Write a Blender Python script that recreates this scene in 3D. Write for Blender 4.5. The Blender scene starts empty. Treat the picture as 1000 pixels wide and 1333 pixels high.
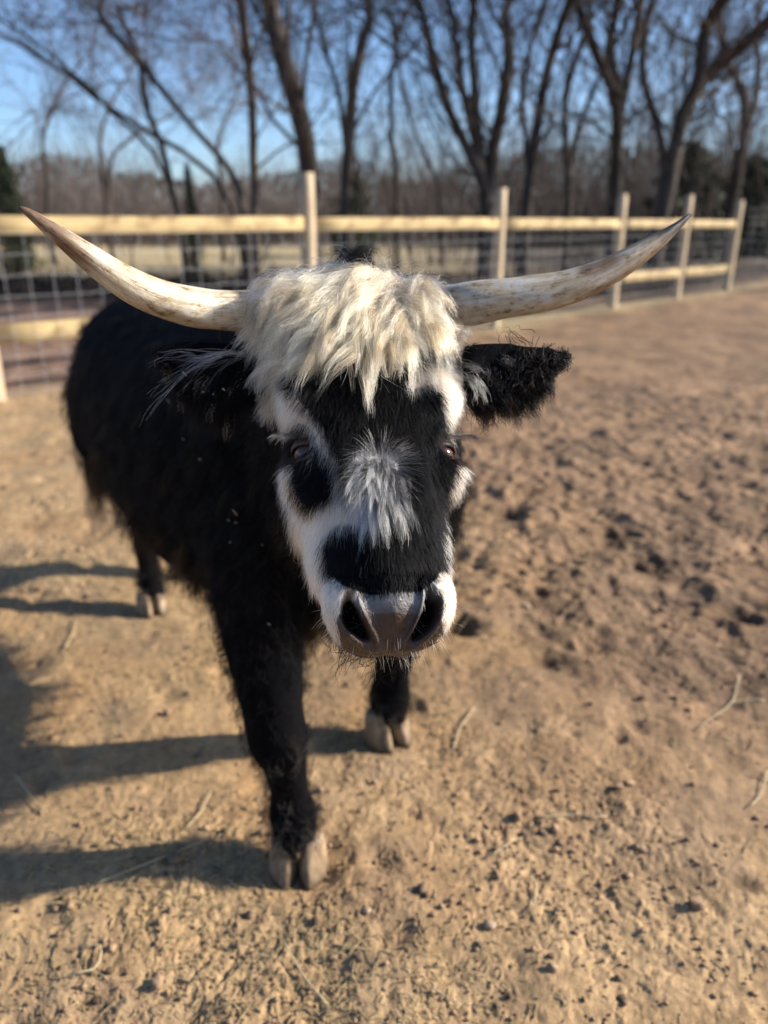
import bpy, bmesh, math, random, time
import numpy as np
from mathutils import Vector, Matrix
from mathutils.bvhtree import BVHTree
T0 = time.time()
rng = np.random.default_rng(7)
random.seed(7)
scene = bpy.context.scene
COL = scene.collection

# ------------------------------------------------------------------ camera, sky, sun, exposure
CAM_H = 1.30
PITCH = math.radians(20.8)
F = 1001.0
cam_d = bpy.data.cameras.new('camera')
cam = bpy.data.objects.new('camera', cam_d)
COL.objects.link(cam)
cam.location = (0, 0, CAM_H)
cam.rotation_euler = (math.radians(90) - PITCH, 0, 0)
cam_d.sensor_fit = 'VERTICAL'
cam_d.sensor_height = 36.0
cam_d.lens = 36.0 * F / 1333.0
cam_d.clip_start = 0.02
cam_d.clip_end = 3000
cam_d.dof.use_dof = True
cam_d.dof.focus_distance = 0.85
cam_d.dof.aperture_fstop = 2.9
scene.camera = cam

SUN_EL = math.radians(26.5)
SUN_AZ = math.radians(7)          # from +X towards +Y
world = bpy.data.worlds.new('World')
scene.world = world
world.use_nodes = True
wn = world.node_tree.nodes
wl = world.node_tree.links
bg = wn['Background']
sky = wn.new('ShaderNodeTexSky')
sky.sky_type = 'NISHITA'
sky.sun_disc = False
sky.sun_elevation = SUN_EL
sky.sun_rotation = math.radians(90) - SUN_AZ
sky.air_density = 0.8
sky.dust_density = 1.0
sky.ozone_density = 4.5
wl.new(sky.outputs[0], bg.inputs[0])
bg.inputs[1].default_value = 0.118
sun_d = bpy.data.lights.new('sun', 'SUN')
sun_d.energy = 5.0
sun_d.angle = math.radians(0.53)
sun_d.color = (1.0, 0.92, 0.80)
sun = bpy.data.objects.new('sun', sun_d)
COL.objects.link(sun)
SUN_DIR = Vector((math.cos(SUN_EL) * math.cos(SUN_AZ), math.cos(SUN_EL) * math.sin(SUN_AZ), math.sin(SUN_EL)))
sun.rotation_euler = SUN_DIR.to_track_quat('Z', 'Y').to_euler()
sun.location = (6, 2, 8)
scene.view_settings.view_transform = 'Standard'
scene.view_settings.look = 'None'
scene.view_settings.exposure = 0.9
scene.view_settings.gamma = 1
scene.view_settings.use_curve_mapping = False
scene.cycles.max_bounces = 8
scene.cycles.transparent_max_bounces = 8
scene.cycles_curves.shape = 'RIBBONS'

# ------------------------------------------------------------------ helpers
CP, SP = math.cos(PITCH), math.sin(PITCH)


def unproj(px, py, zc):
    """photo pixel at depth zc along the view axis -> world point"""
    u = (px - 500) / F
    v = (666.5 - py) / F
    return np.array([u * zc, (CP + v * SP) * zc, CAM_H + (-SP + v * CP) * zc])


def at_dist(px, py, D):
    """photo pixel -> world point at horizontal distance Y = D"""
    v = (666.5 - py) / F
    return unproj(px, py, D / (CP + v * SP))


def proj(P):
    P = np.asarray(P, float)
    d = P - np.array([0, 0, CAM_H])
    zc = d[..., 1] * CP - d[..., 2] * SP
    yc = d[..., 1] * SP + d[..., 2] * CP
    zc = np.maximum(zc, 1e-3)
    return 500 + F * d[..., 0] / zc, 666.5 - F * yc / zc


def norm(v):
    v = np.asarray(v, float)
    return v / np.maximum(np.linalg.norm(v, axis=-1, keepdims=True), 1e-9)


def hash2(ix, iy, seed):
    h = (ix.astype(np.int64) * 374761393 + iy.astype(np.int64) * 668265263 + seed * 1442695041) & 0xFFFFFFFF
    h = ((h ^ (h >> 13)) * 1274126177) & 0xFFFFFFFF
    h = ((h ^ (h >> 16)) * 2246822519) & 0xFFFFFFFF
    return ((h ^ (h >> 15)) & 0xFFFFFF) / float(0xFFFFFF)


def vnoise(x, y, seed=0):
    ix = np.floor(x); iy = np.floor(y)
    fx = x - ix; fy = y - iy
    fx = fx * fx * fx * (fx * (fx * 6 - 15) + 10)
    fy = fy * fy * fy * (fy * (fy * 6 - 15) + 10)
    a = hash2(ix, iy, seed); b = hash2(ix + 1, iy, seed)
    c = hash2(ix, iy + 1, seed); d = hash2(ix + 1, iy + 1, seed)
    return (a + (b - a) * fx) * (1 - fy) + (c + (d - c) * fx) * fy


def cells(x, y, seed=0):
    """distance to nearest feature point and its random value"""
    ix = np.floor(x); iy = np.floor(y)
    best = np.full(x.shape, 9.0); val = np.zeros(x.shape)
    for dx in (-1, 0, 1):
        for dy in (-1, 0, 1):
            cx = ix + dx; cy = iy + dy
            px = cx + hash2(cx, cy, seed); py = cy + hash2(cx, cy, seed + 11)
            d = np.hypot(px - x, py - y)
            m = d < best
            best = np.where(m, d, best)
            val = np.where(m, hash2(cx, cy, seed + 23), val)
    return best, val


def mesh_obj(name, verts, faces, mat, parent=None, smooth=True, cols=None):
    """faces: (n,3) or (n,4) int array, or a list of such arrays"""
    if not isinstance(faces, list):
        faces = [faces]
    faces = [np.asarray(f, dtype=np.int32) for f in faces if len(f)]
    verts = np.asarray(verts, dtype=np.float32)
    me = bpy.data.meshes.new(name)
    me.vertices.add(len(verts))
    me.vertices.foreach_set('co', verts.ravel())
    loops = np.concatenate([f.ravel() for f in faces])
    tot = np.concatenate([np.full(len(f), f.shape[1], np.int32) for f in faces])
    start = np.concatenate([[0], np.cumsum(tot)[:-1]]).astype(np.int32)
    me.loops.add(len(loops))
    me.loops.foreach_set('vertex_index', loops)
    me.polygons.add(len(tot))
    me.polygons.foreach_set('loop_start', start)
    me.polygons.foreach_set('loop_total', tot)
    if smooth:
        me.polygons.foreach_set('use_smooth', np.ones(len(tot), bool))
    me.update(calc_edges=True)
    if cols is not None:
        at = me.attributes.new('tint', 'FLOAT_COLOR', 'POINT')
        c = np.ones((len(verts), 4), np.float32); c[:, :3] = cols
        at.data.foreach_set('color', c.ravel())
    if mat:
        me.materials.append(mat)
    o = bpy.data.objects.new(name, me)
    COL.objects.link(o)
    if parent is not None:
        o.parent = parent
    return o


def empty(name, loc, rz=0.0):
    o = bpy.data.objects.new(name, None)
    COL.objects.link(o)
    o.location = tuple(loc)
    o.rotation_euler = (0, 0, rz)
    o.empty_display_size = 0.1
    return o


def adopt(child, parent):
    """parent without moving the child (parents here are only translated)"""
    child.parent = parent
    child.location = Vector(child.location) - Vector(parent.location)


def tag(o, label=None, cat=None, group=None, kind=None):
    if label: o['label'] = label
    if cat: o['category'] = cat
    if group: o['group'] = group
    if kind: o['kind'] = kind
    return o


class MB:
    """collects pieces of one mesh"""
    def __init__(self):
        self.v = []; self.t = []; self.q = []; self.n = 0; self.c = []

    def add(self, v, tris=None, quads=None, col=None):
        v = np.asarray(v, float)
        if tris is not None and len(tris): self.t.append(np.asarray(tris) + self.n)
        if quads is not None and len(quads): self.q.append(np.asarray(quads) + self.n)
        self.v.append(v)
        if col is not None: self.c.append(np.broadcast_to(col, (len(v), 3)))
        self.n += len(v)

    def tube(self, pts, radii, sides=6, cap=True, col=None):
        pts = np.asarray(pts, float); K = len(pts)
        radii = np.broadcast_to(radii, (K,))
        tan = norm(np.gradient(pts, axis=0))
        ref = np.array([0, 0, 1.0]) if abs(tan[0][2]) < 0.9 else np.array([1.0, 0, 0])
        u = norm(np.cross(tan, ref)); w = np.cross(tan, u)
        a = np.linspace(0, 2 * math.pi, sides, endpoint=False)
        ring = (u[:, None] * np.cos(a)[None, :, None] + w[:, None] * np.sin(a)[None, :, None]) * radii[:, None, None]
        v = (pts[:, None] + ring).reshape(-1, 3)
        i = np.arange(K - 1)[:, None] * sides; j = np.arange(sides)[None]; j2 = (j + 1) % sides
        q = np.stack([i + j, i + j2, i + sides + j2, i + sides + j], -1).reshape(-1, 4)
        t = []
        if cap:
            v = np.concatenate([v, pts[:1], pts[-1:]])
            n0 = K * sides
            for k in range(sides):
                t.append((n0, (k + 1) % sides, k))
                t.append((n0 + 1, n0 - sides + k, n0 - sides + (k + 1) % sides))
        self.add(v, t, q, col)

    def box(self, c, size, R=None, bevel=0.0):
        sx, sy, sz = np.array(size) / 2
        bm = bmesh.new()
        bmesh.ops.create_cube(bm, size=1)
        for v in bm.verts:
            v.co = Vector((v.co.x * 2 * sx, v.co.y * 2 * sy, v.co.z * 2 * sz))
        if bevel:
            bmesh.ops.bevel(bm, geom=bm.edges[:], offset=bevel, segments=1, affect='EDGES')
        bmesh.ops.triangulate(bm, faces=bm.faces[:])
        v = np.array([p.co[:] for p in bm.verts]); bm.verts.index_update()
        f = [[p.index for p in g.verts] for g in bm.faces]
        bm.free()
        if R is not None: v = v @ np.array(R).T
        self.add(v + np.array(c), f)

    def build(self, name, mat, parent=None, smooth=True):
        fs = []
        if self.t: fs.append(np.concatenate(self.t))
        if self.q: fs.append(np.concatenate(self.q))
        return mesh_obj(name, np.concatenate(self.v), fs, mat, parent, smooth,
                        np.concatenate(self.c) if self.c else None)


_ico = {}
def ico(sub):
    if sub not in _ico:
        bm = bmesh.new(); bmesh.ops.create_icosphere(bm, subdivisions=sub, radius=1)
        bm.verts.index_update()
        _ico[sub] = (np.array([v.co[:] for v in bm.verts]), np.array([[v.index for v in f.verts] for f in bm.faces]))
        bm.free()
    return _ico[sub]


# ------------------------------------------------------------------ materials
def new_mat(name):
    m = bpy.data.materials.new(name); m.use_nodes = True
    nt = m.node_tree
    return m, nt.nodes, nt.links, nt.nodes['Principled BSDF']


def noise_node(n, l, scale, detail=5, rough=0.6, coord=None, dims=None):
    t = n.new('ShaderNodeTexNoise'); t.inputs['Scale'].default_value = scale
    t.inputs['Detail'].default_value = detail; t.inputs['Roughness'].default_value = rough
    if coord is not None: l.new(coord, t.inputs['Vector'])
    return t


def ramp(n, l, fac, stops):
    r = n.new('ShaderNodeValToRGB')
    while len(r.color_ramp.elements) < len(stops): r.color_ramp.elements.new(0.5)
    for e, (p, c) in zip(r.color_ramp.elements, stops):
        e.position = p; e.color = (*c, 1) if len(c) == 3 else c
    l.new(fac, r.inputs[0])
    return r


def mix(n, l, a, b, fac, mode='MIX'):
    m = n.new('ShaderNodeMix'); m.data_type = 'RGBA'; m.blend_type = mode
    for s, v in ((0, fac), (6, a), (7, b)):
        if hasattr(v, 'is_linked') or hasattr(v, 'links'): l.new(v, m.inputs[s])
        elif s == 0: m.inputs[0].default_value = v
        else: m.inputs[s].default_value = (*v, 1)
    return m.outputs[2]


def bump(n, l, bsdf, h, strength, dist):
    b = n.new('ShaderNodeBump'); b.inputs['Strength'].default_value = strength
    b.inputs['Distance'].default_value = dist
    l.new(h, b.inputs['Height']); l.new(b.outputs[0], bsdf.inputs['Normal'])
    return b


def mat_simple(name, col, rough=0.8, var=0.25, scale=20, bump_s=0.3, bump_d=0.004, stretch=None, spec=0.3, tint=False):
    m, n, l, b = new_mat(name)
    tc = n.new('ShaderNodeTexCoord'); co = tc.outputs['Object']
    if stretch:
        mp = n.new('ShaderNodeMapping'); mp.inputs['Scale'].default_value = stretch
        l.new(co, mp.inputs['Vector']); co = mp.outputs[0]
    t = noise_node(n, l, scale, 6, 0.65, co)
    c = np.array(col)
    r = ramp(n, l, t.outputs['Fac'], [(0.3, tuple(c * (1 - var))), (0.7, tuple(np.minimum(c * (1 + var), 1)))])
    out = r.outputs[0]
    if tint:
        a = n.new('ShaderNodeAttribute'); a.attribute_name = 'tint'
        out = mix(n, l, out, a.outputs['Color'], 1.0, 'MULTIPLY')
    l.new(out, b.inputs['Base Color'])
    b.inputs['Roughness'].default_value = rough
    b.inputs['Specular IOR Level'].default_value = spec
    bump(n, l, b, t.outputs['Fac'], bump_s, bump_d)
    return m


def mat_ground():
    m, n, l, b = new_mat('dirt')
    a = n.new('ShaderNodeAttribute'); a.attribute_name = 'tint'
    tc = n.new('ShaderNodeTexCoord')
    t1 = noise_node(n, l, 260, 4, 0.7, tc.outputs['Object'])
    t2 = noise_node(n, l, 38, 6, 0.7, tc.outputs['Object'])
    r1 = ramp(n, l, t1.outputs['Fac'], [(0.25, (0.55, 0.55, 0.58)), (0.55, (1, 1, 1)), (0.8, (1.25, 1.2, 1.12))])
    r2 = ramp(n, l, t2.outputs['Fac'], [(0.3, (0.66, 0.66, 0.68)), (0.6, (1.08, 1.06, 1.03))])
    c = mix(n, l, a.outputs['Color'], r1.outputs[0], 1.0, 'MULTIPLY')
    c = mix(n, l, c, r2.outputs[0], 1.0, 'MULTIPLY')
    l.new(c, b.inputs['Base Color'])
    b.inputs['Roughness'].default_value = 0.95
    b.inputs['Specular IOR Level'].default_value = 0.15
    bump(n, l, b, t1.outputs['Fac'], 0.6, 0.003)
    return m


def mat_wood(name, c1, c2):
    m, n, l, b = new_mat(name)
    tc = n.new('ShaderNodeTexCoord')
    mp = n.new('ShaderNodeMapping'); mp.inputs['Scale'].default_value = (1.2, 14, 14)
    l.new(tc.outputs['Object'], mp.inputs['Vector'])
    t = noise_node(n, l, 3.0, 7, 0.65, mp.outputs[0])
    k = noise_node(n, l, 5.0, 2, 0.5, tc.outputs['Object'])
    r = ramp(n, l, t.outputs['Fac'], [(0.3, c1), (0.62, c2)])
    r2 = ramp(n, l, k.outputs['Fac'], [(0.34, (0.45, 0.39, 0.34)), (0.50, (1, 1, 1))])
    l.new(mix(n, l, r.outputs[0], r2.outputs[0], 0.9, 'MULTIPLY'), b.inputs['Base Color'])
    b.inputs['Roughness'].default_value = 0.8
    bump(n, l, b, t.outputs['Fac'], 0.4, 0.003)
    return m


def mat_hair(name, rough=0.32, radial=0.45, coat=0.0):
    m = bpy.data.materials.new(name); m.use_nodes = True
    n = m.node_tree.nodes; l = m.node_tree.links
    n.clear()
    o = n.new('ShaderNodeOutputMaterial')
    h = n.new('ShaderNodeBsdfHairPrincipled')
    h.parametrization = 'COLOR'
    a = n.new('ShaderNodeAttribute'); a.attribute_name = 'tint'
    l.new(a.outputs['Color'], h.inputs['Color'])
    h.inputs['Roughness'].default_value = rough
    h.inputs['Radial Roughness'].default_value = radial
    if 'Coat' in h.inputs: h.inputs['Coat'].default_value = coat
    h.inputs['Random Roughness'].default_value = 0.2
    l.new(h.outputs[0], o.inputs['Surface'])
    return m


M_GROUND = mat_ground()
M_RAIL = mat_wood('rail_wood', (0.30, 0.205, 0.09), (0.53, 0.395, 0.19))
M_POST = mat_wood('post_wood', (0.38, 0.28, 0.18), (0.58, 0.46, 0.32))
M_WIRE = mat_simple('galvanised_wire', (0.42, 0.43, 0.44), 0.45, 0.1, 30, 0.0, 0.001, spec=0.6)
M_BARK = mat_simple('bark', (0.062, 0.050, 0.042), 0.95, 0.4, 9, 0.6, 0.02, (1, 1, 0.25))
M_TWIG = mat_simple('twig_bark', (0.080, 0.064, 0.056), 0.9, 0.3, 5, 0.0, 0.01, tint=True)
M_LEAF = mat_simple('evergreen_needles', (0.045, 0.06, 0.028), 0.8, 0.5, 2.0, 0.0, 0.01)
M_CLOD = mat_simple('clod_dirt', (1, 1, 1), 0.95, 0.25, 120, 0.5, 0.002, tint=True)
M_STRAW = mat_simple('straw', (1, 1, 1), 0.6, 0.15, 40, 0.0, 0.001, tint=True)
M_STONE = mat_simple('pale_stone', (0.33, 0.235, 0.155), 0.8, 0.25, 60, 0.4, 0.003)

# ------------------------------------------------------------------ ground sheet
FL0 = np.array([-0.75, 8.0]); FLD = np.array([7.35, 7.4])     # fence line, t = 1 at the corner post
FN = norm(np.array([-FLD[1], FLD[0]]))                         # points beyond the fence


def ground_h(x, y):
    r = np.hypot(x, y)
    h = 0.030 * (vnoise(x * 1.7 + 5, y * 1.7 + 3, 1) - 0.5) * np.clip((r - 0.4) / 1.0, 0, 1)
    h += 0.016 * (vnoise(x * 6.1, y * 6.1, 2) - 0.5)
    h += 0.25 * (vnoise(x * .12, y * .12, 5) - 0.5) * np.clip((r - 9) / 20, 0, 1)
    return h


def ground_detail(x, y):
    r = np.hypot(x, y)
    wx = x + 0.03 * vnoise(x * 14, y * 14, 40) + .012 * vnoise(x * 45, y * 45, 42); wy = y + 0.03 * vnoise(x * 14 + 9, y * 14, 41) + .012 * vnoise(x * 45 + 7, y * 45, 43)
    rough = np.clip(0.25 + 2.2 * (vnoise(x * 2.3, y * 2.3, 8) * .6 + vnoise(x * 7, y * 7, 9) * .4 - 0.36), 0.15, 1.3)   # trampled patches
    d = 0
    for k, (fq, am) in enumerate(((7, .010), (15, .0062), (31, .0034), (62, .0027), (118, .0026), (210, .0023))):
        d = d + am * (vnoise(wx * fq, wy * fq, 300 + k) - .5) * (.45 + .75 * rough)
    n4 = 1 - np.abs(vnoise(wx * 28, wy * 28, 4) * 2 - 1)
    d = d - 0.003 * np.clip(n4 - .84, 0, 1) / .16 * rough          # little cracks
    c, v = cells(wx * 34, wy * 34, 50)
    d += np.where(v > 0.7, 0.006 * np.sqrt(np.clip(0.42 - c, 0, 1) / 0.42) * (v - .4), 0) * rough
    ch = np.clip((x / np.maximum(y, .3) + .02) * 3 + (y - 1.9) * .35, 0, 1) * np.clip((y - 1.4) / 1.2, 0, 1) * np.clip((9 - y) / 4, 0, 1)
    d = d + ch * (.022 * (vnoise(wx * 5.5, wy * 5.5, 320) - .5) + .022 * (vnoise(wx * 11, wy * 11, 321) - .5) + .02 * (vnoise(wx * 24, wy * 24, 322) - .5))
    # hoof prints and pits
    c, v = cells(x * 3.2, y * 3.2, 60)
    pit = np.clip(1 - c / (0.10 + 0.12 * v) + .35 * (vnoise(x * 24, y * 24, 63) - .5), 0, 1)
    d -= np.where(v > 0.5, 0.014 * pit * pit * (3 - 2 * pit), 0)
    c, v = cells(x * 9 + 3, y * 9, 61)
    pit = np.clip(1 - c / 0.2 + .5 * (vnoise(x * 50, y * 50, 64) - .5), 0, 1)
    d -= np.where(v > 0.7, 0.007 * pit, 0)
    return d * np.clip(1.35 - r / 14, 0.3, 1)


PITS = [(850, 732, .07, .05), (665, 668, .05, .035), (800, 690, .06, .03), (600, 818, .05, .04), (712, 862, .03, .02),
        (968, 1155, .02, .012), (705, 775, .035, .03), (740, 690, .05, .02), (965, 800, .04, .03),
        (545, 690, .04, .03), (690, 640, .05, .03)]
PITW = []
for (px, py, r_, d_) in PITS:
    ang = PITCH + math.atan((py - 666.5) / F)
    D = CAM_H / math.tan(ang)
    p = at_dist(px, py, D); PITW.append((p[0], p[1], r_, d_))


def ground_z(x, y):
    x = np.asarray(x, float); y = np.asarray(y, float)
    h = ground_h(x, y) + ground_detail(x, y)
    for (a, b_, r_, d_) in PITW:
        q = np.clip(1 - np.hypot((x - a) * .8, y - b_) / (r_ * 1.6) + .5 * (vnoise(x * 26, y * 26, 65) - .5), 0, 1)
        h = h - d_ * q * q * (3 - 2 * q)
    for (a, b_) in ((-.184, 1.27), (.01, 1.72), (-.82, 2.45), (-.72, 2.74)):
        w = np.clip(1.6 - np.hypot(x - a, y - b_) / 0.07, 0, 1)
        h = h * (1 - w) - 0.004 * w
    return h


def build_ground():
    dense = np.linspace(-0.68, 0.68, 600)
    coarse = np.linspace(0.68, 2 * math.pi - 0.68, 62)[1:-1]
    th = np.concatenate([dense, coarse])            # angle from +Y, clockwise
    r = np.concatenate([np.geomspace(0.03, 0.66, 10)[:-1], np.geomspace(0.66, 12, 760)[:-1], np.geomspace(12, 900, 90)])
    R, TH = np.meshgrid(r, th, indexing='ij')
    X = R * np.sin(TH); Y = R * np.cos(TH)
    Z = ground_z(X, Y)
    side = (X - FL0[0]) * FN[0] + (Y - FL0[1]) * FN[1]
    wob = vnoise(X * .7, Y * .7, 30) - .5
    # colours (albedo)
    def C(*c): return np.array(c)[None, None]
    dirt = C(0.345, 0.216, 0.108)
    pale = C(0.43, 0.295, 0.162)
    red = C(0.235, 0.150, 0.093)
    n1 = vnoise(X * .9 + 7, Y * .9, 31); n2 = vnoise(X * 3.3, Y * 3.3, 32); n3 = vnoise(X * 12, Y * 12, 33)
    mm = np.clip((n1 * .5 + n2 * .35 + n3 * .3 - .38) * 2.2, 0, 1)[..., None]
    col = dirt * (1 - mm) + pale * mm
    sp = vnoise(X * 34, Y * 34, 36)[..., None] * .55 + vnoise(X * 80, Y * 80, 37)[..., None] * .45
    col = col * (.80 + .42 * sp)
    gp = np.clip((vnoise(X * 5.5 + 3, Y * 5.5, 38) - .52) * 4, 0, 1)[..., None] * .35
    col = col * (1 - gp) + C(.20, .15, .11) * gp
    gl = np.clip((.25 - X / np.maximum(Y, .3)) * 1.6, 0, 1)[..., None] * np.clip(vnoise(X * 2.1, Y * 4, 39) * 1.6 - .3, 0, 1)[..., None] * .55
    col = col * (1 - gl * .6) + C(.44, .325, .175) * gl * .6
    # the right-hand half of the paddock is trampled and browner
    br = np.clip((X / np.maximum(Y, .3) + .02) * 3.0 + (n1 - .5) * 1.2 + (Y - 1.9) * .35, 0, 1)[..., None] * .8
    br = br * np.clip((Y[..., None] - 1.1) / .9, 0, 1)
    col = col * (1 - br) + (red * (.75 + .6 * n2[..., None])) * br
    dp = np.clip((vnoise(X * 1.6 + 2, Y * 2.4, 44) * .6 + vnoise(X * 7, Y * 9, 45) * .4 - .50) * 5, 0, 1)[..., None] * br * .55
    col = col * (1 - dp) + C(.12, .085, .06) * dp
    c, v = cells(X * 4.1, Y * 4.1, 34)
    dk = np.where(v > .8, np.clip(1 - c / .3, 0, 1), 0)[..., None] * .35
    col = col * (1 - dk)
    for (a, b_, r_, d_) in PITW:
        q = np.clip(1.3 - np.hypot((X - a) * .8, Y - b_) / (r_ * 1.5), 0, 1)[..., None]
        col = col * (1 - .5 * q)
    # beyond the fence: leaf litter, a dark brushy strip, pale dry grass field
    litter = C(0.20, 0.125, 0.085) * (.7 + .8 * n3[..., None])
    dark = C(0.07, 0.055, 0.045)
    straw = C(0.44, 0.345, 0.19) * (.8 + .4 * vnoise(X * .5, Y * 1.5, 35)[..., None])
    s = side + wob * .6
    k1 = np.clip((s - .15) / .5, 0, 1)[..., None]
    col = col * (1 - k1) + litter * k1
    k0 = (np.clip(1 - np.abs(s - .1) / .45, 0, 1) * np.clip((X + 1) / 2, 0, 1))[..., None]
    col = col * (1 - k0) + straw * .85 * k0
    k2 = np.clip((Y + wob * 2 - 13.6) / 1.0, 0, 1)[..., None] * np.clip(s, 0, 1)[..., None]
    col = col * (1 - k2) + dark * k2
    k3 = np.clip((Y + wob * 2.5 - 17.5) / 2, 0, 1)[..., None] * np.clip(s, 0, 1)[..., None] * np.clip(1 - (X[..., None] - 0) / 6, .06, 1)
    col = col * (1 - k3) + straw * k3
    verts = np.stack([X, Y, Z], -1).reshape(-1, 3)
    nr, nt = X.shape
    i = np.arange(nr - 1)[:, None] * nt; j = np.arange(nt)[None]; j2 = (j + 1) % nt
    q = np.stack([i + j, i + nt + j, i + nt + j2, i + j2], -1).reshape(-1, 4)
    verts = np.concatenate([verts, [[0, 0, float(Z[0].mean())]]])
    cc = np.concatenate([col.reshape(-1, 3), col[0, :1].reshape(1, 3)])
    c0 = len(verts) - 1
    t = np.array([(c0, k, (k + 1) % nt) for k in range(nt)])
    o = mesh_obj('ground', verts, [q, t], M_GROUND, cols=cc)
    tag(o, kind='structure')


build_ground()
print('ground', time.time() - T0)


# ------------------------------------------------------------------ clods, straw, stones
def scatter_area(n, ymin=0.62, ymax=7.0, power=1.0):
    th = rng.uniform(-0.62, 0.62, n)
    r = np.exp(rng.uniform(math.log(ymin), math.log(ymax), n))
    return r * np.sin(th), r * np.cos(th)


def build_clods():
    bm = bmesh.new(); bmesh.ops.create_cube(bm, size=1.3); bmesh.ops.bevel(bm, geom=bm.verts[:], offset=.38, segments=1, affect='VERTICES'); bmesh.ops.triangulate(bm, faces=bm.faces[:]); bm.verts.index_update(); print('clod tris', len(bm.faces))
    v0 = np.array([v.co[:] for v in bm.verts]); f0 = np.array([[v.index for v in f.verts] for f in bm.faces]); bm.free()
    n = 16000
    x, y = scatter_area(n)
    dens = vnoise(x * 2.3, y * 2.3, 8)
    keep = rng.random(n) < np.clip(dens * 1.6 - .25, .12, 1)
    x = x[keep]; y = y[keep]; n = len(x)
    s = 0.0016 * np.exp(rng.normal(0, .6, n)) * (1 + .25 * np.hypot(x, y))
    s = np.minimum(s, .016)
    z = ground_z(x, y) + s * .3
    jit = rng.uniform(.65, 1.25, (n, len(v0), 1))
    sc = np.stack([s * rng.uniform(.8, 1.4, n), s * rng.uniform(.8, 1.4, n), s * rng.uniform(.6, .95, n)], -1)
    V = v0[None] * jit * sc[:, None] + np.stack([x, y, z], -1)[:, None]
    Fc = f0[None] + (np.arange(n) * len(v0))[:, None, None]
    base = np.array([0.36, 0.235, 0.14]); g = np.array([0.25, 0.17, 0.11])
    k = rng.random((n, 1)); col = (base * k + g * (1 - k)) * rng.uniform(.7, 1.25, (n, 1)) * np.where(rng.random((n, 1)) < .12, .35, 1)
    o = mesh_obj('dirt_clods', V.reshape(-1, 3), Fc.reshape(-1, 3), M_CLOD, smooth=False, cols=np.repeat(col, len(v0), 0))
    tag(o, 'small loose clods and crumbs of dry dirt over the paddock', 'dirt clods', kind='stuff')


def build_straw():
    mb = MB()
    n = 14000
    x, y = scatter_area(n, .66, 6.5)
    kp = rng.random(n) < np.clip(.75 - x / np.maximum(y, .3) * 1.3, .22, 1) * np.clip(vnoise(x * 2.1, y * 4, 39) * 1.7 - .25, .15, 1)
    x, y = x[kp], y[kp]; n = len(x)
    L = rng.uniform(.008, .040, n) * (1 + .1 * y) * np.where(rng.random(n) < .07, 1.9, 1)
    ang = rng.uniform(0, math.pi, n)[:, None] + rng.normal(0, .9, n)[:, None] * np.linspace(-.5, .5, 5)[None]
    px = x[:, None] + np.cumsum(np.cos(ang), 1) * L[:, None] / 5; py = y[:, None] + np.cumsum(np.sin(ang), 1) * L[:, None] / 5
    gz = ground_z(px, py)
    pz = gz * .5 + gz.max(1, keepdims=True) * .5 + .0015 + .004 * rng.random((n, 1)) * np.sin(np.linspace(0, 3.1, 5))[None]
    P = np.stack([px, py, pz], -1)
    r = (.0006 + .0006 * rng.random(n) + .00015 * y)[:, None, None, None]
    sd = np.stack([-np.sin(ang), np.cos(ang), 0 * ang], -1); up = np.array([0, 0, 1.0])
    V = P[:, :, None] + r * np.stack([sd, -sd * .5 + up * .87, -sd * .5 - up * .87], 2)
    i = (np.arange(n)[:, None, None] * 5 + np.arange(4)[None, :, None]) * 3; j = np.arange(3)[None, None]; j2 = (j + 1) % 3
    q = np.stack([i + j, i + j2, i + 3 + j2, i + 3 + j], -1).reshape(-1, 4)
    c = np.array([[0.50, 0.39, 0.21]]) * rng.uniform(.45, 1.2, (n, 1))
    mb.add(V.reshape(-1, 3), None, q, np.repeat(c, 15, 0))
    # the long stalks one can see
    for (pts) in ([(20, 1010), (45, 1045), (62, 1062)], [(245, 1085), (262, 1060), (275, 1032)], [(120, 1165), (200, 1135), (290, 1092)],
                  [(590, 975), (600, 945), (618, 922)], [(695, 1190), (698, 1160), (688, 1140)], [(905, 955), (955, 918), (962, 880)],
                  [(940, 922), (970, 917), (995, 918)], [(975, 1055), (990, 1040), (998, 1010)], [(85, 845), (96, 825), (100, 808)],
                  [(370, 1235), (395, 1275), (425, 1310)], [(885, 1185), (895, 1180)], [(90, 1280), (130, 1272), (135, 1240), (108, 1240)],
                  [(560, 1290), (600, 1310)], [(640, 1120), (668, 1100)], [(700, 1075), (740, 1068), (790, 1072)]):
        P = []
        for (px, py) in pts:
            D = (CAM_H) / math.tan(PITCH + math.atan((py - 666.5) / F))
            p = at_dist(px, py, D); P.append([p[0], p[1], float(ground_z(p[0], p[1])) + .008])
        P = np.array(P)
        t = np.linspace(0, 1, 8); ti = np.linspace(0, 1, len(P))
        Q = np.stack([np.interp(t, ti, P[:, k]) for k in range(3)], -1)
        mb.tube(Q, .0017, 4, True, np.array([.50, .41, .25]))
    tag(mb.build('straw', M_STRAW), 'bits of dry straw and hay scattered on the dirt', 'straw', kind='stuff')


build_clods(); build_straw()


def stone(px, py, r, label, col_mat=None):
    D = CAM_H / math.tan(PITCH + math.atan((py - 666.5) / F))
    p = at_dist(px, py, D)
    v, f = ico(3)
    rs = np.random.default_rng(int(px * 7 + py))
    w = sum(np.sin(v @ rs.normal(0, 2.2, 3) + rs.uniform(0, 6))[:, None] for _ in range(5)) * .06
    V = v * (1 + w) * np.array([1.15, .9, .68]) * r
    o = mesh_obj('stone', V, f, M_STONE)
    o.location = (p[0], p[1], float(ground_z(p[0], p[1])) + r * .38)
    tag(o, label, 'stone', 'loose stones on the dirt')


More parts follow.
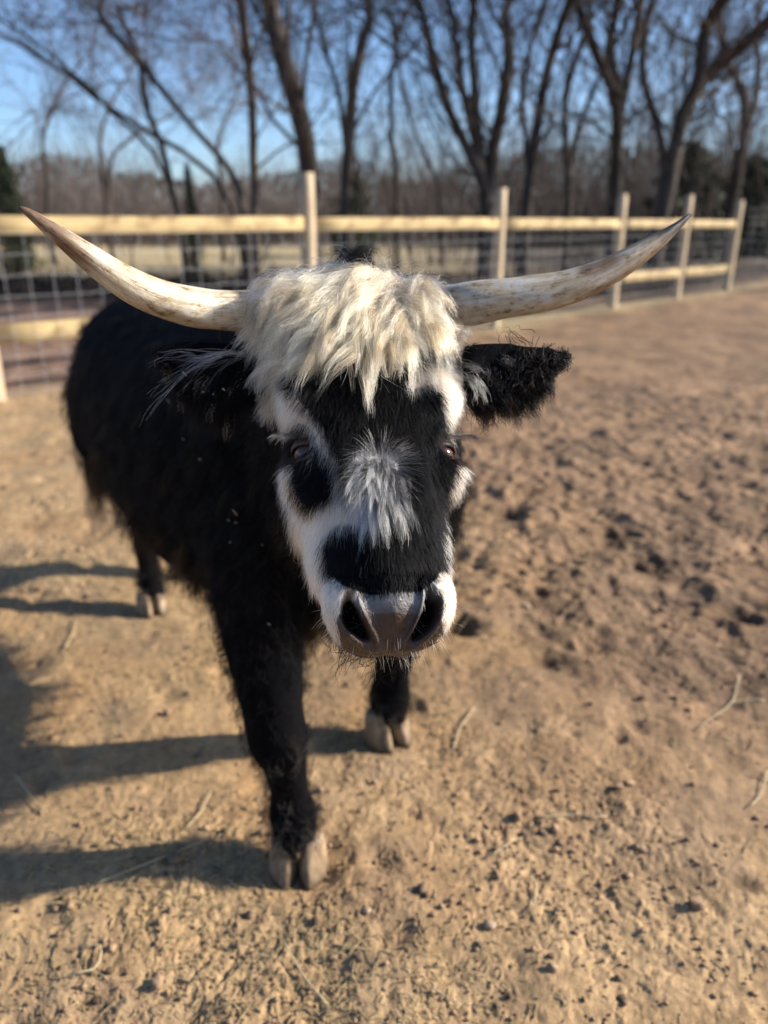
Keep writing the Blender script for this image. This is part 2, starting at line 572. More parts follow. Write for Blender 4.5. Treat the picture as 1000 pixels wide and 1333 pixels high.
stone(637, 1211, .011, 'pale round stone lying alone on the dirt, low in the middle')
stone(478, 1196, .008, 'small tan stone on the dirt beside a dark pit, below the front hoof')
stone(893, 1183, .006, 'tiny tan stone on the dirt near the lower right')
stone(685, 790, .016, 'small tan stone in the trampled dirt right of the muzzle')
stone(822, 382, .05, 'small dark stone near the base of the second fence post from the left corner') if False else None
print('scatter', time.time() - T0)


# ------------------------------------------------------------------ fences
def fence_pt(t):
    return FL0 + FLD * t


def beam_mesh(L, h, w, seed, bev=.006):
    """a board lying along X, a little uneven"""
    rs = np.random.default_rng(seed)
    K = 9
    xs = np.linspace(0, L, K)
    prof = np.array([(-w / 2, -h / 2 + bev), (-w / 2 + bev, -h / 2), (w / 2 - bev, -h / 2), (w / 2, -h / 2 + bev),
                     (w / 2, h / 2 - bev), (w / 2 - bev, h / 2), (-w / 2 + bev, h / 2), (-w / 2, h / 2 - bev)])
    dz = np.cumsum(rs.normal(0, .0015, K)); dy = np.cumsum(rs.normal(0, .0015, K))
    V = np.array([[x, p[0] + dy[i], p[1] + dz[i]] for i, x in enumerate(xs) for p in prof])
    q = [(i * 8 + j, i * 8 + (j + 1) % 8, (i + 1) * 8 + (j + 1) % 8, (i + 1) * 8 + j) for i in range(K - 1) for j in range(8)]
    t = [(0, j + 1, j) for j in range(1, 7)] + [((K - 1) * 8, (K - 1) * 8 + j, (K - 1) * 8 + j + 1) for j in range(1, 7)]
    return V, t, q


def beam(name, p, q, h, w, mat, root, seed):
    p = np.array(p, float); q = np.array(q, float)
    d = q - p; L = np.linalg.norm(d)
    V, t, qd = beam_mesh(L, h, w, seed)
    o = mesh_obj(name, V, [np.array(t), np.array(qd)], mat, smooth=False)
    X = d / L; Yv = norm(np.cross([0, 0, 1.0], X)); Z = np.cross(X, Yv)
    o.matrix_world = Matrix(((X[0], Yv[0], Z[0], p[0]), (X[1], Yv[1], Z[1], p[1]), (X[2], Yv[2], Z[2], p[2]), (0, 0, 0, 1)))
    mw = o.matrix_world.copy()
    o.parent = root
    o.matrix_parent_inverse = Matrix.Identity(4)
    o.matrix_basis = root_inv(root) @ mw
    return o


def root_inv(root):
    return (Matrix.Translation(root.location) @ Matrix.Rotation(root.rotation_euler[2], 4, 'Z')).inverted()


def post(root, x, y, h, r, seed, square=True):
    rs = np.random.default_rng(seed)
    mb = MB()
    lean = rs.normal(0, .008, 2)
    K = 7
    z = np.linspace(-.15, h, K)
    S = 12
    a = np.linspace(0, 2 * math.pi, S, endpoint=False) + math.pi / 4
    ex = 5.0 if square else 2.2
    rr = 1 / (np.abs(np.cos(a - math.pi / 4)) ** ex + np.abs(np.sin(a - math.pi / 4)) ** ex) ** (1 / ex) * r
    V = []
    for i, zz in enumerate(z):
        k = rr * (1 + rs.normal(0, .012, S)) * (1 if i < K - 1 else .93)
        V += [[np.cos(a[j]) * k[j] + lean[0] * zz, np.sin(a[j]) * k[j] + lean[1] * zz, zz] for j in range(S)]
    q = [(i * S + j, i * S + (j + 1) % S, (i + 1) * S + (j + 1) % S, (i + 1) * S + j) for i in range(K - 1) for j in range(S)]
    V.append([lean[0] * h, lean[1] * h, h + .004])
    t = [(len(V) - 1, (K - 1) * S + j, (K - 1) * S + (j + 1) % S) for j in range(S)]
    o = mesh_obj('post', V, [np.array(t), np.array(q)], M_POST_Z, smooth=False)
    o.parent = root
    o.matrix_basis = root_inv(root) @ Matrix.Translation((x, y, 0)) @ Matrix.Rotation(math.atan2(FLD[1], FLD[0]) - math.pi / 4, 4, 'Z')
    return o


M_POST_Z, n_, l_, b_ = new_mat('post_wood_upright')
tc_ = n_.new('ShaderNodeTexCoord'); mp_ = n_.new('ShaderNodeMapping'); mp_.inputs['Scale'].default_value = (18, 18, 1.5)
l_.new(tc_.outputs['Object'], mp_.inputs['Vector'])
t_ = noise_node(n_, l_, 3, 7, .65, mp_.outputs[0])
r_ = ramp(n_, l_, t_.outputs['Fac'], [(.3, (.32, .24, .15)), (.65, (.55, .43, .285))])
l_.new(r_.outputs[0], b_.inputs['Base Color']); b_.inputs['Roughness'].default_value = .85
bump(n_, l_, b_, t_.outputs['Fac'], .5, .004)


def wire_bay(root, a, b, za, zb, zs, step=.19, r=.0017):
    a = np.array(a); b = np.array(b); L = np.linalg.norm(b - a)
    mb = MB()
    rs = np.random.default_rng(int(abs(a[0] * 100) + 5))
    nv = int(L / step)
    for z in zs:
        K = nv + 1; t = np.linspace(0, 1, K)
        P = np.stack([a[0] + (b[0] - a[0]) * t, a[1] + (b[1] - a[1]) * t, z + rs.normal(0, .004, K) - .012 * np.sin(t * 3.14)], -1)
        mb.tube(P, r, 4, False)
    if step < 5:
        for k in range(1, nv + 1):
            t = k / (nv + 1)
            x, y = a + (b - a) * t
            zz = np.linspace(zs[0], zs[-1], 5)
            P = np.stack([x + rs.normal(0, .004, 5), y + rs.normal(0, .004, 5), zz], -1)
            mb.tube(P, r, 4, False)
    o = mb.build('wire_mesh', M_WIRE)
    adopt(o, root)
    o['kind'] = 'stuff'


def build_main_fence():
    root = empty('wooden_fence', (FL0[0], FL0[1], 0))
    tag(root, 'pale wooden post and rail fence with wire mesh running behind the bull', 'fence')
    ts = [-.86, -.575, -.300, 0, .2966, .585, .7957, 1.0]
    hs = [1.42, 1.38, 1.22, 1.72, 1.66, 1.66, 1.69, 1.64]
    for k, (t, h) in enumerate(zip(ts, hs)):
        p = fence_pt(t)
        post(root, p[0], p[1], h, .064 if k != 6 else .06, 100 + k)
    off = -FN * .10           # rails nailed to the paddock side
    for k in range(len(ts) - 1):
        a = fence_pt(ts[k]); b = fence_pt(ts[k + 1])
        d = norm(b - a) * .066
        oa = a + d; ob = b - d
        def rz(t, top=True): return (1.262 - .035 * np.clip(t, 0, 1) + .0 * t) if top else (.50 - .06 * t if t > 0 else .50)
        o2 = FN * -.028
        beam('rail', (*(oa + o2), rz(ts[k])), (*(ob + o2), rz(ts[k + 1])), .13, .04, M_RAIL, root, 200 + k)
        beam('rail', (*(oa + o2), rz(ts[k], False)), (*(ob + o2), rz(ts[k + 1], False)), .14, .04, M_RAIL, root, 300 + k)
        w = FN * -.070
        wire_bay(root, a + w, b + w, 0, 0, [.06, .2, .34, .48, .62, .77, .92, 1.07, 1.22])


def build_wire_fence():
    c = fence_pt(1.0)
    root = empty('wire_fence', (c[0] + .3, c[1], 0))
    tag(root, 'wire fence with one low wooden rail continuing right from the corner post', 'fence')
    pts = [c + np.array([.12, 0]), c + np.array([3.2, .25]), c + np.array([6.4, .3]), c + np.array([9.6, .2])]
    for k, p in enumerate(pts):
        if k: post(root, p[0], p[1], 1.55, .07, 400 + k)
    for k in range(3):
        a, b = pts[k], pts[k + 1]
        d = norm(b - a) * .005
        beam('rail', (*(a + d + np.array([0, -.10])), .52), (*(b - d + np.array([0, -.10])), .52), .12, .04, M_POST, root, 420 + k)
        w = np.array([0, -.124])
        wire_bay(root, a + w, b + w, 0, 0, [.06, .2, .34, .48, .62, .77, .92, 1.07, 1.22, 1.38, 1.5], .19, .0035)


build_main_fence(); build_wire_fence()
print('fences', time.time() - T0)


# ------------------------------------------------------------------ trees
def wiggle(p, d, L, K, rs, amp, up=0.0):
    """polyline from p along d, wandering; returns K points"""
    pts = [np.array(p)]
    d = norm(d); step = L / (K - 1)
    for _ in range(K - 1):
        d = norm(d + rs.normal(0, amp, 3) + np.array([0, 0, up]))
        pts.append(pts[-1] + d * step)
    return np.array(pts)


def branchify(mb, pts, radii, rs, level, counts, col, twig_r=.005, spread=1.0, start=.15, upb=.05):
    if level >= len(counts): return
    K = len(pts)
    seg = np.linalg.norm(np.diff(pts, axis=0), axis=1); Ltot = seg.sum()
    for _ in range(counts[level]):
        u = rs.uniform(start, 1.0)
        i = min(int(u * (K - 1)), K - 2); f = u * (K - 1) - i
        p = pts[i] * (1 - f) + pts[i + 1] * f
        r = (radii[i] * (1 - f) + radii[i + 1] * f)
        tdir = norm(pts[i + 1] - pts[i])
        side = norm(np.cross(tdir, rs.normal(0, 1, 3)))
        a = rs.uniform(.35, 1.0) * spread
        d = norm(tdir * math.cos(a) + side * math.sin(a) + np.array([0, 0, .15]))
        L = Ltot * (.55, .5, .5, .45)[min(level, 3)] * rs.uniform(.45, 1.1) * (1.15 - .5 * u)
        rr = max(r * rs.uniform(.14, .34), twig_r)
        kk = (8, 6, 4, 3)[min(level, 3)]
        q = wiggle(p, d, L, kk, rs, .24, upb)
        rad = np.linspace(rr, max(rr * .25, twig_r * .7), kk)
        mb.tube(q, rad, (5, 4, 3, 3)[min(level, 3)], False, col * rs.uniform(.8, 1.25))
        branchify(mb, q, rad, rs, level + 1, counts, col, twig_r, spread, .1, upb)


def smooth_poly(P, n):
    P = np.asarray(P, float)
    t = np.linspace(0, 1, len(P)); tt = np.linspace(0, 1, n)
    Q = np.stack([np.interp(tt, t, P[:, k]) for k in range(P.shape[1])], -1)
    for _ in range(2):
        Q[1:-1] = (Q[:-2] + 2 * Q[1:-1] + Q[2:]) / 4
    return Q


def bare_tree(D, stems, label, seed, counts=(16, 5, 3), tint=(1, 1, 1), twig_r=.0058, spread=1.0):
    """stems: list of (polyline [(px,py)...] from bottom to top, width px at bottom, width px at top)"""
    rs = np.random.default_rng(seed)
    x0 = at_dist(*stems[0][0][0], D)
    root = empty('bare_tree', (x0[0], D, 0))
    tag(root, label, 'tree', 'bare trees beyond the fence')
    tr = MB(); cr = MB()
    t0 = np.array(tint, float)
    counts = (int(counts[0] * 1.3), counts[1] + 2, counts[2] + 2)
    for k, (poly, w0, w1) in enumerate(stems):
        W = []
        for j, (px, py) in enumerate(poly):
            p = at_dist(px, py, D); p[1] += rs.normal(0, .25) * (j > 0) + (j / max(len(poly) - 1, 1)) * rs.uniform(-1.5, 1.5)
            W.append(p)
        # carry the stem to the ground and beyond the top of the frame
        base = W[0].copy()
        if base[2] > .3 and k == 0:
            W.insert(0, np.array([base[0] * .995, base[1], -.2]))
        elif k > 0 and len(stems[0][0]) and base[2] > .3:
            b = at_dist(*stems[0][0][0], D); b2 = np.array([b[0] * .6 + base[0] * .4, D, max(0.1, base[2] * .35)])
            W.insert(0, b2)
            W.insert(0, np.array([b[0] * .9 + base[0] * .1, D, -.2]))
        dtop = norm(W[-1] - W[-2])
        L = rs.uniform(3.5, 6)
        ext = wiggle(W[-1], dtop, L, 5, rs, .10, .03)[1:]
        P = np.array(W + list(ext))
        P = smooth_poly(P, 22)
        P += rs.normal(0, .03, P.shape) * np.linspace(0, 1, 22)[:, None]
        m = D * 1.0 / F / 2
        rad = np.interp(np.linspace(0, 1, 22), [0, .7, 1], [w0 * m, w1 * m, w1 * m * .3])
        rad[0] *= 1.25
        tr.tube(P, rad, 8, True)
        branchify(cr, P, rad, rs, 0, counts, t0, twig_r, spread, .22)
    t_o = tr.build('trunk', M_BARK); adopt(t_o, root)
    c_o = cr.build('crown', M_TWIG); adopt(c_o, root)
    return root


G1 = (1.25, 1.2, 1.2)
bare_tree(13.5, [([(318, 262), (300, 215), (245, 165), (200, 95), (150, 40), (130, 0)], 9, 6),
                 ([(300, 215), (190, 180), (125, 125), (85, 95), (30, 60), (-20, 30)], 7, 4)],
          'slender leaning tree whose long branches arch up across the blue sky at left', 1, (12, 5, 3), G1)
bare_tree(15, [([(238, 285), (225, 240), (205, 190), (192, 130), (188, 85), (160, 20), (150, 0)], 9, 5),
               ([(225, 230), (190, 175), (150, 150), (110, 105), (60, 60), (0, 20)], 6, 3)],
          'thin grey forked tree left of the straight dark trunk', 2, (13, 5, 3), G1)
bare_tree(12.5, [([(331, 300), (330, 200), (331, 100), (330, 0)], 11, 9)],
          'straight slim dark trunk just left of the thick leaning trunk', 3, (16, 5, 2))
bare_tree(14, [([(404, 290), (404, 220), (396, 150), (372, 75), (352, 0)], 26, 17),
               ([(388, 120), (368, 60), (356, 0)], 11, 7)],
          'thick dark trunk leaning left behind the tall fence post', 4, (18, 5, 3))
bare_tree(16, [([(449, 290), (452, 220), (456, 150), (470, 70), (482, 0)], 15, 11),
               ([(452, 190), (440, 110), (420, 60), (410, 0)], 7, 4)],
          'dark trunk curving right between the thick trunk and the clump of stems', 5, (16, 5, 3))
bare_tree(17, [([(636, 260), (622, 230), (597, 180), (570, 110), (556, 60), (555, 0)], 14, 8),
               ([(632, 250), (618, 190), (603, 120), (598, 60), (590, 0)], 12, 7),
               ([(634, 255), (640, 215), (655, 130), (662, 60), (668, 0)], 19, 11),
               ([(636, 250), (625, 200), (620, 120), (616, 50), (612, 0)], 12, 8)],
          'clump of four dark stems rising from one base behind the second post', 6, (15, 5, 3))
bare_tree(18, [([(684, 280), (690, 215), (705, 150), (722, 70), (740, 0)], 15, 9),
               ([(692, 200), (672, 130), (690, 60), (700, 0)], 7, 5)],
          'dark stem slanting right beside the four stemmed clump', 7, (16, 5, 3))
bare_tree(19, [([(803, 270), (800, 200), (795, 150), (772, 80), (752, 0)], 16, 9),
               ([(800, 200), (803, 130), (804, 60), (805, 0)], 13, 9),
               ([(800, 180), (820, 110), (838, 50), (850, 0)], 12, 8)],
          'many stemmed tree fanning upward behind the third post', 8, (17, 5, 3))
bare_tree(17, [([(858, 290), (872, 220), (905, 140), (945, 85), (1000, 30)], 22, 12),
               ([(868, 230), (890, 150), (915, 90), (925, 30), (930, 0)], 18, 14),
               ([(872, 200), (850, 140), (845, 70), (860, 0)], 11, 8)],
          'large spreading tree at right with a heavy limb reaching up to the right', 9, (18, 6, 3))
bare_tree(20, [([(955, 280), (950, 210), (965, 130), (960, 60), (975, 0)], 12, 8),
               ([(952, 220), (985, 150), (1010, 80)], 10, 6)],
          'tree with crossing branches at the far right edge', 10, (16, 5, 3))
bare_tree(21, [([(742, 280), (740, 210), (735, 120), (760, 40), (775, 0)], 9, 6),
               ([(740, 220), (765, 140), (790, 60)], 7, 4)],
          'slim pale stems between the slanting stem and the many stemmed tree', 11, (16, 5, 3), G1)
bare_tree(22, [([(518, 280), (515, 215), (505, 140), (515, 60), (530, 0)], 7, 4)],
          'faint slender sapling between the curving trunk and the clump of stems', 12, (15, 5, 3), G1)
bare_tree(24, [([(575, 290), (572, 230), (540, 170), (520, 110)], 6, 3)],
          'low faint tree just left of the four stemmed clump', 13, (12, 5, 3), G1)
bare_tree(26, [([(60, 290), (65, 230), (50, 180), (60, 130)], 7, 3)],
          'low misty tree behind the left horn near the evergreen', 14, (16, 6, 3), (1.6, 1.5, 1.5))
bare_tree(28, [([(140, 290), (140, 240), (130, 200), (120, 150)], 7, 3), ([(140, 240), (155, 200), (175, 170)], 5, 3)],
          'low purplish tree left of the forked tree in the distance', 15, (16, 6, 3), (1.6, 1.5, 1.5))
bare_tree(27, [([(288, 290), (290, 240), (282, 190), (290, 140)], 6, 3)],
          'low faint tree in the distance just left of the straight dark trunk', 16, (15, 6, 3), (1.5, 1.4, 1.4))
print('trees', time.time() - T0)


def evergreen(px, py_top, D, half_px, label, seed, base=0.0):
    rs = np.random.default_rng(seed)
    p = at_dist(px, py_top, D)
    H = p[2]; Rm = half_px * D / F
    root = empty('evergreen_tree', (p[0], D, 0))
    tag(root, label, 'tree', 'evergreens beyond the fence')
    tr = MB(); tr.tube([(p[0], D, -.1), (p[0], D, H * .5), (p[0], D, H * .95)], [Rm * .12, Rm * .08, .01], 7)
    adopt(tr.build('trunk', M_BARK), root)
    n = 3600
    z = H * (base + (1 - base) * rs.random(n) ** 1.2)
    prof = Rm * np.clip((1 - z / H), 0.03, 1) ** .55 * (.75 + .45 * np.sin(z * 9 + rs.uniform(0, 6)) * .5 + .2)
    a = rs.uniform(0, 2 * math.pi, n); rr = prof * np.sqrt(rs.random(n)) * (1 + .25 * np.sin(a * 5 + z * 3))
    c = np.stack([p[0] + rr * np.cos(a), D + rr * np.sin(a), z], -1)
    s = Rm * .10
    u = norm(rs.normal(0, 1, (n, 3))); w = norm(np.cross(u, rs.normal(0, 1, (n, 3))))
    V = np.stack([c - u * s, c + w * s * .5, c + u * s * 1.2, c - w * s * .5], 1).reshape(-1, 3)
    q = np.arange(n * 4).reshape(-1, 4)
    adopt(mesh_obj('crown', V, q, M_LEAF, smooth=False), root)


evergreen(0, 190, 22, 26, 'dark evergreen cut by the left edge of the picture behind the left horn tip', 1)
evergreen(243, 213, 17, 15, 'narrow dark evergreen shrub standing behind the top rail left of the straight trunk', 2)
evergreen(905, 188, 30, 60, 'broad dark evergreen behind the large spreading tree at right', 3)
evergreen(985, 205, 32, 60, 'dark evergreen at the right edge beyond the wire fence', 4)
evergreen(460, 222, 34, 30, 'low dark evergreen behind the curving dark trunk', 5)


def build_saplings():
    """slim bare saplings and whips crowding between the trunks, too many to count"""
    rs = np.random.default_rng(91)
    mb = MB()
    n = 170
    px = np.concatenate([rs.uniform(430, 1250, int(n * .75)), rs.uniform(-200, 430, n - int(n * .75))])
    D = rs.uniform(19, 36, n)
    for k in range(n):
        x = (px[k] - 500) / F * D[k] * .94
        right = min(max((px[k] - 420) / 400, 0), 1)
        H = rs.uniform(2.4, 4.4 + 4.0 * right) * (.6 if px[k] < 430 else 1)
        c = np.array([1.0, .95, .95]) * rs.uniform(.6, 1.3) * (1.35 if px[k] < 430 else .85)
        P = wiggle((x, D[k], -.1), (rs.normal(0, .2), rs.normal(0, .2), 1), H, 9, rs, .09, .05)
        rad = np.linspace(.035, .008, 9) * rs.uniform(.6, 1.5)
        mb.tube(P, rad, 4, False, c)
        branchify(mb, P, rad, rs, 1, (0, 10, 4, 1), c, .006, 1.0, .15, .06)
    tag(mb.build('bare_saplings', M_TWIG), 'tangle of slim bare saplings crowding between the big trunks', 'saplings', kind='stuff')


build_saplings()


def build_thicket():
    """tangle of bare brush and far woodland: nobody could count the stems"""
    rs = np.random.default_rng(77)
    n = 10500
    D = rs.uniform(42, 70, n)
    px = rs.uniform(-260, 1260, n)
    x = (px - 500) / F * D * .94
    right = np.clip((px - 380) / 500, 0, 1)
    H = (1.3 + D * (.062 + .055 * right)) * rs.uniform(.25, 1.15, n) ** 1.3 * (.45 + 1.0 * vnoise(px / 55, D * .05, 9))
    K = 4
    base = np.stack([x, D, np.zeros(n) - .1], -1)
    lean = rs.normal(0, .28, (n, 2))
    t = np.linspace(0, 1, K)[None, :, None]
    P = base[:, None] + np.concatenate([lean[:, None, :] * H[:, None, None] * t, (H[:, None, None] + .1) * t], -1)
    P[:, 1:] += rs.normal(0, .18, (n, K - 1, 3))
    r = (rs.uniform(.009, .026, n) * D / 34)[:, None] * np.array([1.2, .9, .6, .2])[None]
    a = np.array([0, 2.09, 4.19])
    off = np.stack([np.cos(a), np.sin(a), 0 * a], -1)
    V = (P[:, :, None] + off[None, None] * r[:, :, None, None]).reshape(-1, 3)
    i = (np.arange(n)[:, None, None] * K + np.arange(K - 1)[None, :, None]) * 3
    j = np.arange(3)[None, None]; j2 = (j + 1) % 3
    q = np.stack([i + j, i + j2, i + 3 + j2, i + 3 + j], -1).reshape(-1, 4)
    c = rs.uniform(.7, 1.5, (n, 1)) * (np.array([[1.0, .98, 1.0]]) * (1 - right[:, None]) + np.array([[.42, .40, .38]]) * right[:, None])
    o = mesh_obj('brush_thicket', V, q, M_TWIG, cols=np.repeat(c, K * 3, 0))
    tag(o, 'tangled bare brush and saplings along the far side of the field', 'thicket', kind='stuff')
    # far wood: low rolling bank of bare woodland behind, reading as one mass
    n = 26000
    px = rs.uniform(-500, 1500, n); D = rs.uniform(75, 110, n)
    x = (px - 500) / F * D * .94
    top = (3.6 + 3.2 * vnoise(px / 90, D * 0, 12) + 1.6 * np.clip((px - 500) / 400, 0, 1)) * D / 78
    zc = rs.random(n) ** .8 * top
    s = rs.uniform(.2, .7, n)
    u = norm(rs.normal(0, 1, (n, 3)) * np.array([.5, .5, 1.2])); w = norm(np.cross(u, rs.normal(0, 1, (n, 3))))
    cc = np.stack([x, D, zc], -1)
    V = np.stack([cc - u * s[:, None], cc + w * s[:, None] * .22, cc + u * s[:, None], cc - w * s[:, None] * .22], 1).reshape(-1, 3)
    q = np.arange(n * 4).reshape(-1, 4)
    c = rs.uniform(.4, 1.1, (n, 1)) * (np.array([[.85, .82, .84]]) * (1 - np.clip((px - 380) / 500, 0, 1)[:, None] * .5))
    o = mesh_obj('far_woodland', V, q, M_TWIG, smooth=False, cols=np.repeat(c, 4, 0))
    tag(o, 'distant grey brown bare woodland on the horizon', 'woodland', kind='stuff')
    # low dark brush pile strip just beyond the fence
    n = 5000
    t = rs.uniform(0, 1, n)
    x = rs.uniform(-9, 7, n); y = 14.0 + rs.uniform(0, 3.2, n)
    H = rs.uniform(.04, .28, n)
    sd = (x - FL0[0]) * FN[0] + (y - FL0[1]) * FN[1]
    ok = sd > .8
    x, y, H = x[ok], y[ok], H[ok]
    mb = MB()
    for k in range(len(x)):
        d = norm([rs.normal(0, 1.2), rs.normal(0, .6), rs.uniform(0, .7)])
        mb.tube(wiggle((x[k], y[k], rs.uniform(0, .15)), d, H[k] * 2.2, 3, rs, .25), [.012, .009, .003], 3, False, np.array([.7, .62, .6]) * rs.uniform(.5, 1.2))
    tag(mb.build('fallen_branches', M_TWIG), 'low dark litter of fallen branches beyond the fence', 'fallen branches', kind='stuff')


build_thicket()
print('thicket', time.time() - T0)

# ================================================================== THE BULL
P_POLL = unproj(470, 378, .975)
P_MUZ = unproj(522, 838, .80)
AX = norm(P_MUZ - P_POLL)                       # down the face
LAT0 = norm(unproj(598, 575, .87) - unproj(385, 580, .87))
LAT0 = norm(LAT0 - AX * (LAT0 @ AX))
N0 = np.cross(AX, LAT0); N0 = N0 if N0[1] < 0 else -N0
YAW = math.radians(9)
LAT = norm(LAT0 * math.cos(YAW) - N0 * math.sin(YAW) * -1 * -1) if False else norm(LAT0 * math.cos(YAW) - N0 * math.sin(YAW))
NRM = norm(N0 * math.cos(YAW) + LAT0 * math.sin(YAW))
HO = P_POLL - NRM * .062
HL = np.linalg.norm(P_MUZ - P_POLL)
print('head length', HL)


def hp(x, t, h):
    """head coordinates: x across (camera right +), t down the face, h out of the face"""
    return HO + LAT * x + AX * t + NRM * h


def to_head(P):
    d = np.asarray(P) - HO
    return d @ LAT, d @ AX, d @ NRM


body = MB()


def add_ell(c, axes, R=None, sub=3):
    v, f = ico(sub)
    v = v * np.array(axes)
    if R is not None: v = v @ np.array(R)      # rows of R = world directions of the local axes
    body.add(v + np.array(c), f)


HR = np.stack([LAT, AX, NRM])                   # local (x, t, h) -> world


def add_head_ell(x, t, h, a, b, c, rot=0.0):
    cr, sr = math.cos(rot), math.sin(rot)
    R = np.stack([LAT * cr + AX * sr, -LAT * sr + AX * cr, NRM])
    add_ell(hp(x, t, h), (a, b, c), R)


def head_loft():
    # t, half width, front, back, exponent
    S = [(-.055, .03, .0, .02, 2), (-.045, .07, .02, .06, 2), (-.02, .092, .042, .09, 2.2), (.02, .102, .056, .12, 2.4), (.07, .104, .064, .14, 2.6),
         (.12, .102, .068, .155, 2.7), (.17, .101, .070, .165, 2.7), (.21, .098, .069, .165, 2.6), (.25, .089, .066, .155, 2.5),
         (.29, .082, .062, .14, 2.4), (.33, .076, .060, .12, 2.4), (.37, .0705, .058, .105, 2.4), (.405, .066, .056, .095, 2.4),
         (.435, .064, .050, .09, 2.4), (.462, .062, .036, .08, 2.4), (.482, .054, .014, .065, 2.3), (.493, .035, -.01, .045, 2.0)]
    n = 40
    a = np.linspace(0, 2 * math.pi, n, endpoint=False)
    V = []
    for (t, w, f, b, e) in S:
        t = t * (HL / .485)
        shear = .42 * np.clip((t - .26) / .12, 0, 1)
        ca, sa = np.cos(a), np.sin(a)
        x = w * np.sign(ca) * np.abs(ca) ** (2 / e)
        h = np.where(sa > 0, f, b) * np.sign(sa) * np.abs(sa) ** (2 / e)
        # jaw narrower than brow
        x = x * (1 - .25 * np.clip(-h / max(b, .01), 0, 1))
        tt_ = t - shear * np.clip(-(h - .02), 0, 1)
        V.append(HO + x[:, None] * LAT + tt_[:, None] * AX + h[:, None] * NRM)
    K = len(S)
    V = np.concatenate(V)
    q = [(i * n + j, i * n + (j + 1) % n, (i + 1) * n + (j + 1) % n, (i + 1) * n + j) for i in range(K - 1) for j in range(n)]
    t = [(0, j + 1, j) for j in range(1, n - 1)] + [((K - 1) * n, (K - 1) * n + j, (K - 1) * n + j + 1) for j in range(1, n - 1)]
    body.add(V, t, q)


head_loft()
for s in (-1, 1):
    add_head_ell(s * .080, .150, .040, .030, .035, .030)               # brow
    add_head_ell(s * .082, .235, .022, .024, .045, .030)               # cheek bone
    add_head_ell(s * .072, .22, -.07, .032, .09, .07)                  # jaw muscle
    add_head_ell(s * .0455, .425 * .95, .020, .0285, .044, .036, s * .25)      # nostril wing
    add_head_ell(s * .076, .005, .010, .044, .036, .040)               # horn base
add_head_ell(0, -.005, .010, .085, .045, .045)                            # poll
add_head_ell(0, .405, -.05, .046, .035, .045)                           # lips, chin
for s in (-1, 1): add_head_ell(s * .058, .315, -.015, .024, .085, .045)
add_head_ell(0, .33, .045, .030, .10, .022)                            # nose bridge


def loft(sections, n=28, ex=2.3):
    """sections: centre, u axis, v axis (each already scaled)"""
    a = np.linspace(0, 2 * math.pi, n, endpoint=False)
    ca, sa = np.cos(a), np.sin(a)
    X = np.sign(ca) * np.abs(ca) ** (2 / ex); Yy = np.sign(sa) * np.abs(sa) ** (2 / ex)
    V = [np.array(c) + X[:, None] * np.array(u) + Yy[:, None] * np.array(v) for (c, u, v) in sections]
    K = len(V)
    V = np.concatenate(V)
    q = [(i * n + j, i * n + (j + 1) % n, (i + 1) * n + (j + 1) % n, (i + 1) * n + j) for i in range(K - 1) for j in range(n)]
    t = [(0, j + 1, j) for j in range(1, n - 1)] + [((K - 1) * n, (K - 1) * n + j, (K - 1) * n + j + 1) for j in range(1, n - 1)]
    body.add(V, t, q)


BU = norm([-.526, .85, 0]); BV = np.array([BU[1], -BU[0], 0])          # along the back; to the camera right
tor = [((-.035, 1.34), 1.00, .62, .12), ((-.06, 1.42), 1.09, .52, .20), ((-.10, 1.53), 1.15, .45, .265), ((-.22, 1.72), 1.13, .40, .295), ((-.36, 1.95), 1.10, .37, .325),
       ((-.52, 2.2), 1.08, .385, .32), ((-.66, 2.42), 1.085, .46, .30), ((-.78, 2.60), 1.07, .54, .25), ((-.85, 2.71), 1.00, .62, .17), ((-.88, 2.76), .92, .72, .06)]
loft([((x, y, (zt + zb) / 2), BV * w, (0, 0, (zt - zb) / 2)) for ((x, y), zt, zb, w) in tor], ex=2.35)
# neck
nk0 = hp(0, .06, -.06); nk1 = np.array([-.02, 1.20, 1.0]); nk2 = np.array([-.07, 1.40, .90]); nk3 = np.array([-.12, 1.58, .85])
loft([(nk0, LAT * .085, norm(np.array([0, .3, 1])) * .10), (nk0 * .5 + nk1 * .5, np.array([.10, .02, 0]), np.array([0, .05, .17])),
      (nk1, np.array([.13, .04, 0]), np.array([0, .06, .21])), (nk2, np.array([.17, .08, 0]), np.array([0, .05, .25])),
      (nk3, np.array([.2, .1, 0]), np.array([0, .0, .24]))])


def limb(P, R, flat=1.0, n=18):
    P = np.array(P, float); tan = norm(np.gradient(P, axis=0))
    S = []
    for i in range(len(P)):
        u = norm(np.cross(tan[i], BU)); u = u if u @ BV > 0 else -u
        w = norm(np.cross(tan[i], u))
        S.append((P[i], u * R[i], w * R[i] * (flat if not isinstance(flat, (list, tuple)) else flat[i])))
    loft(S, n, 2.1)


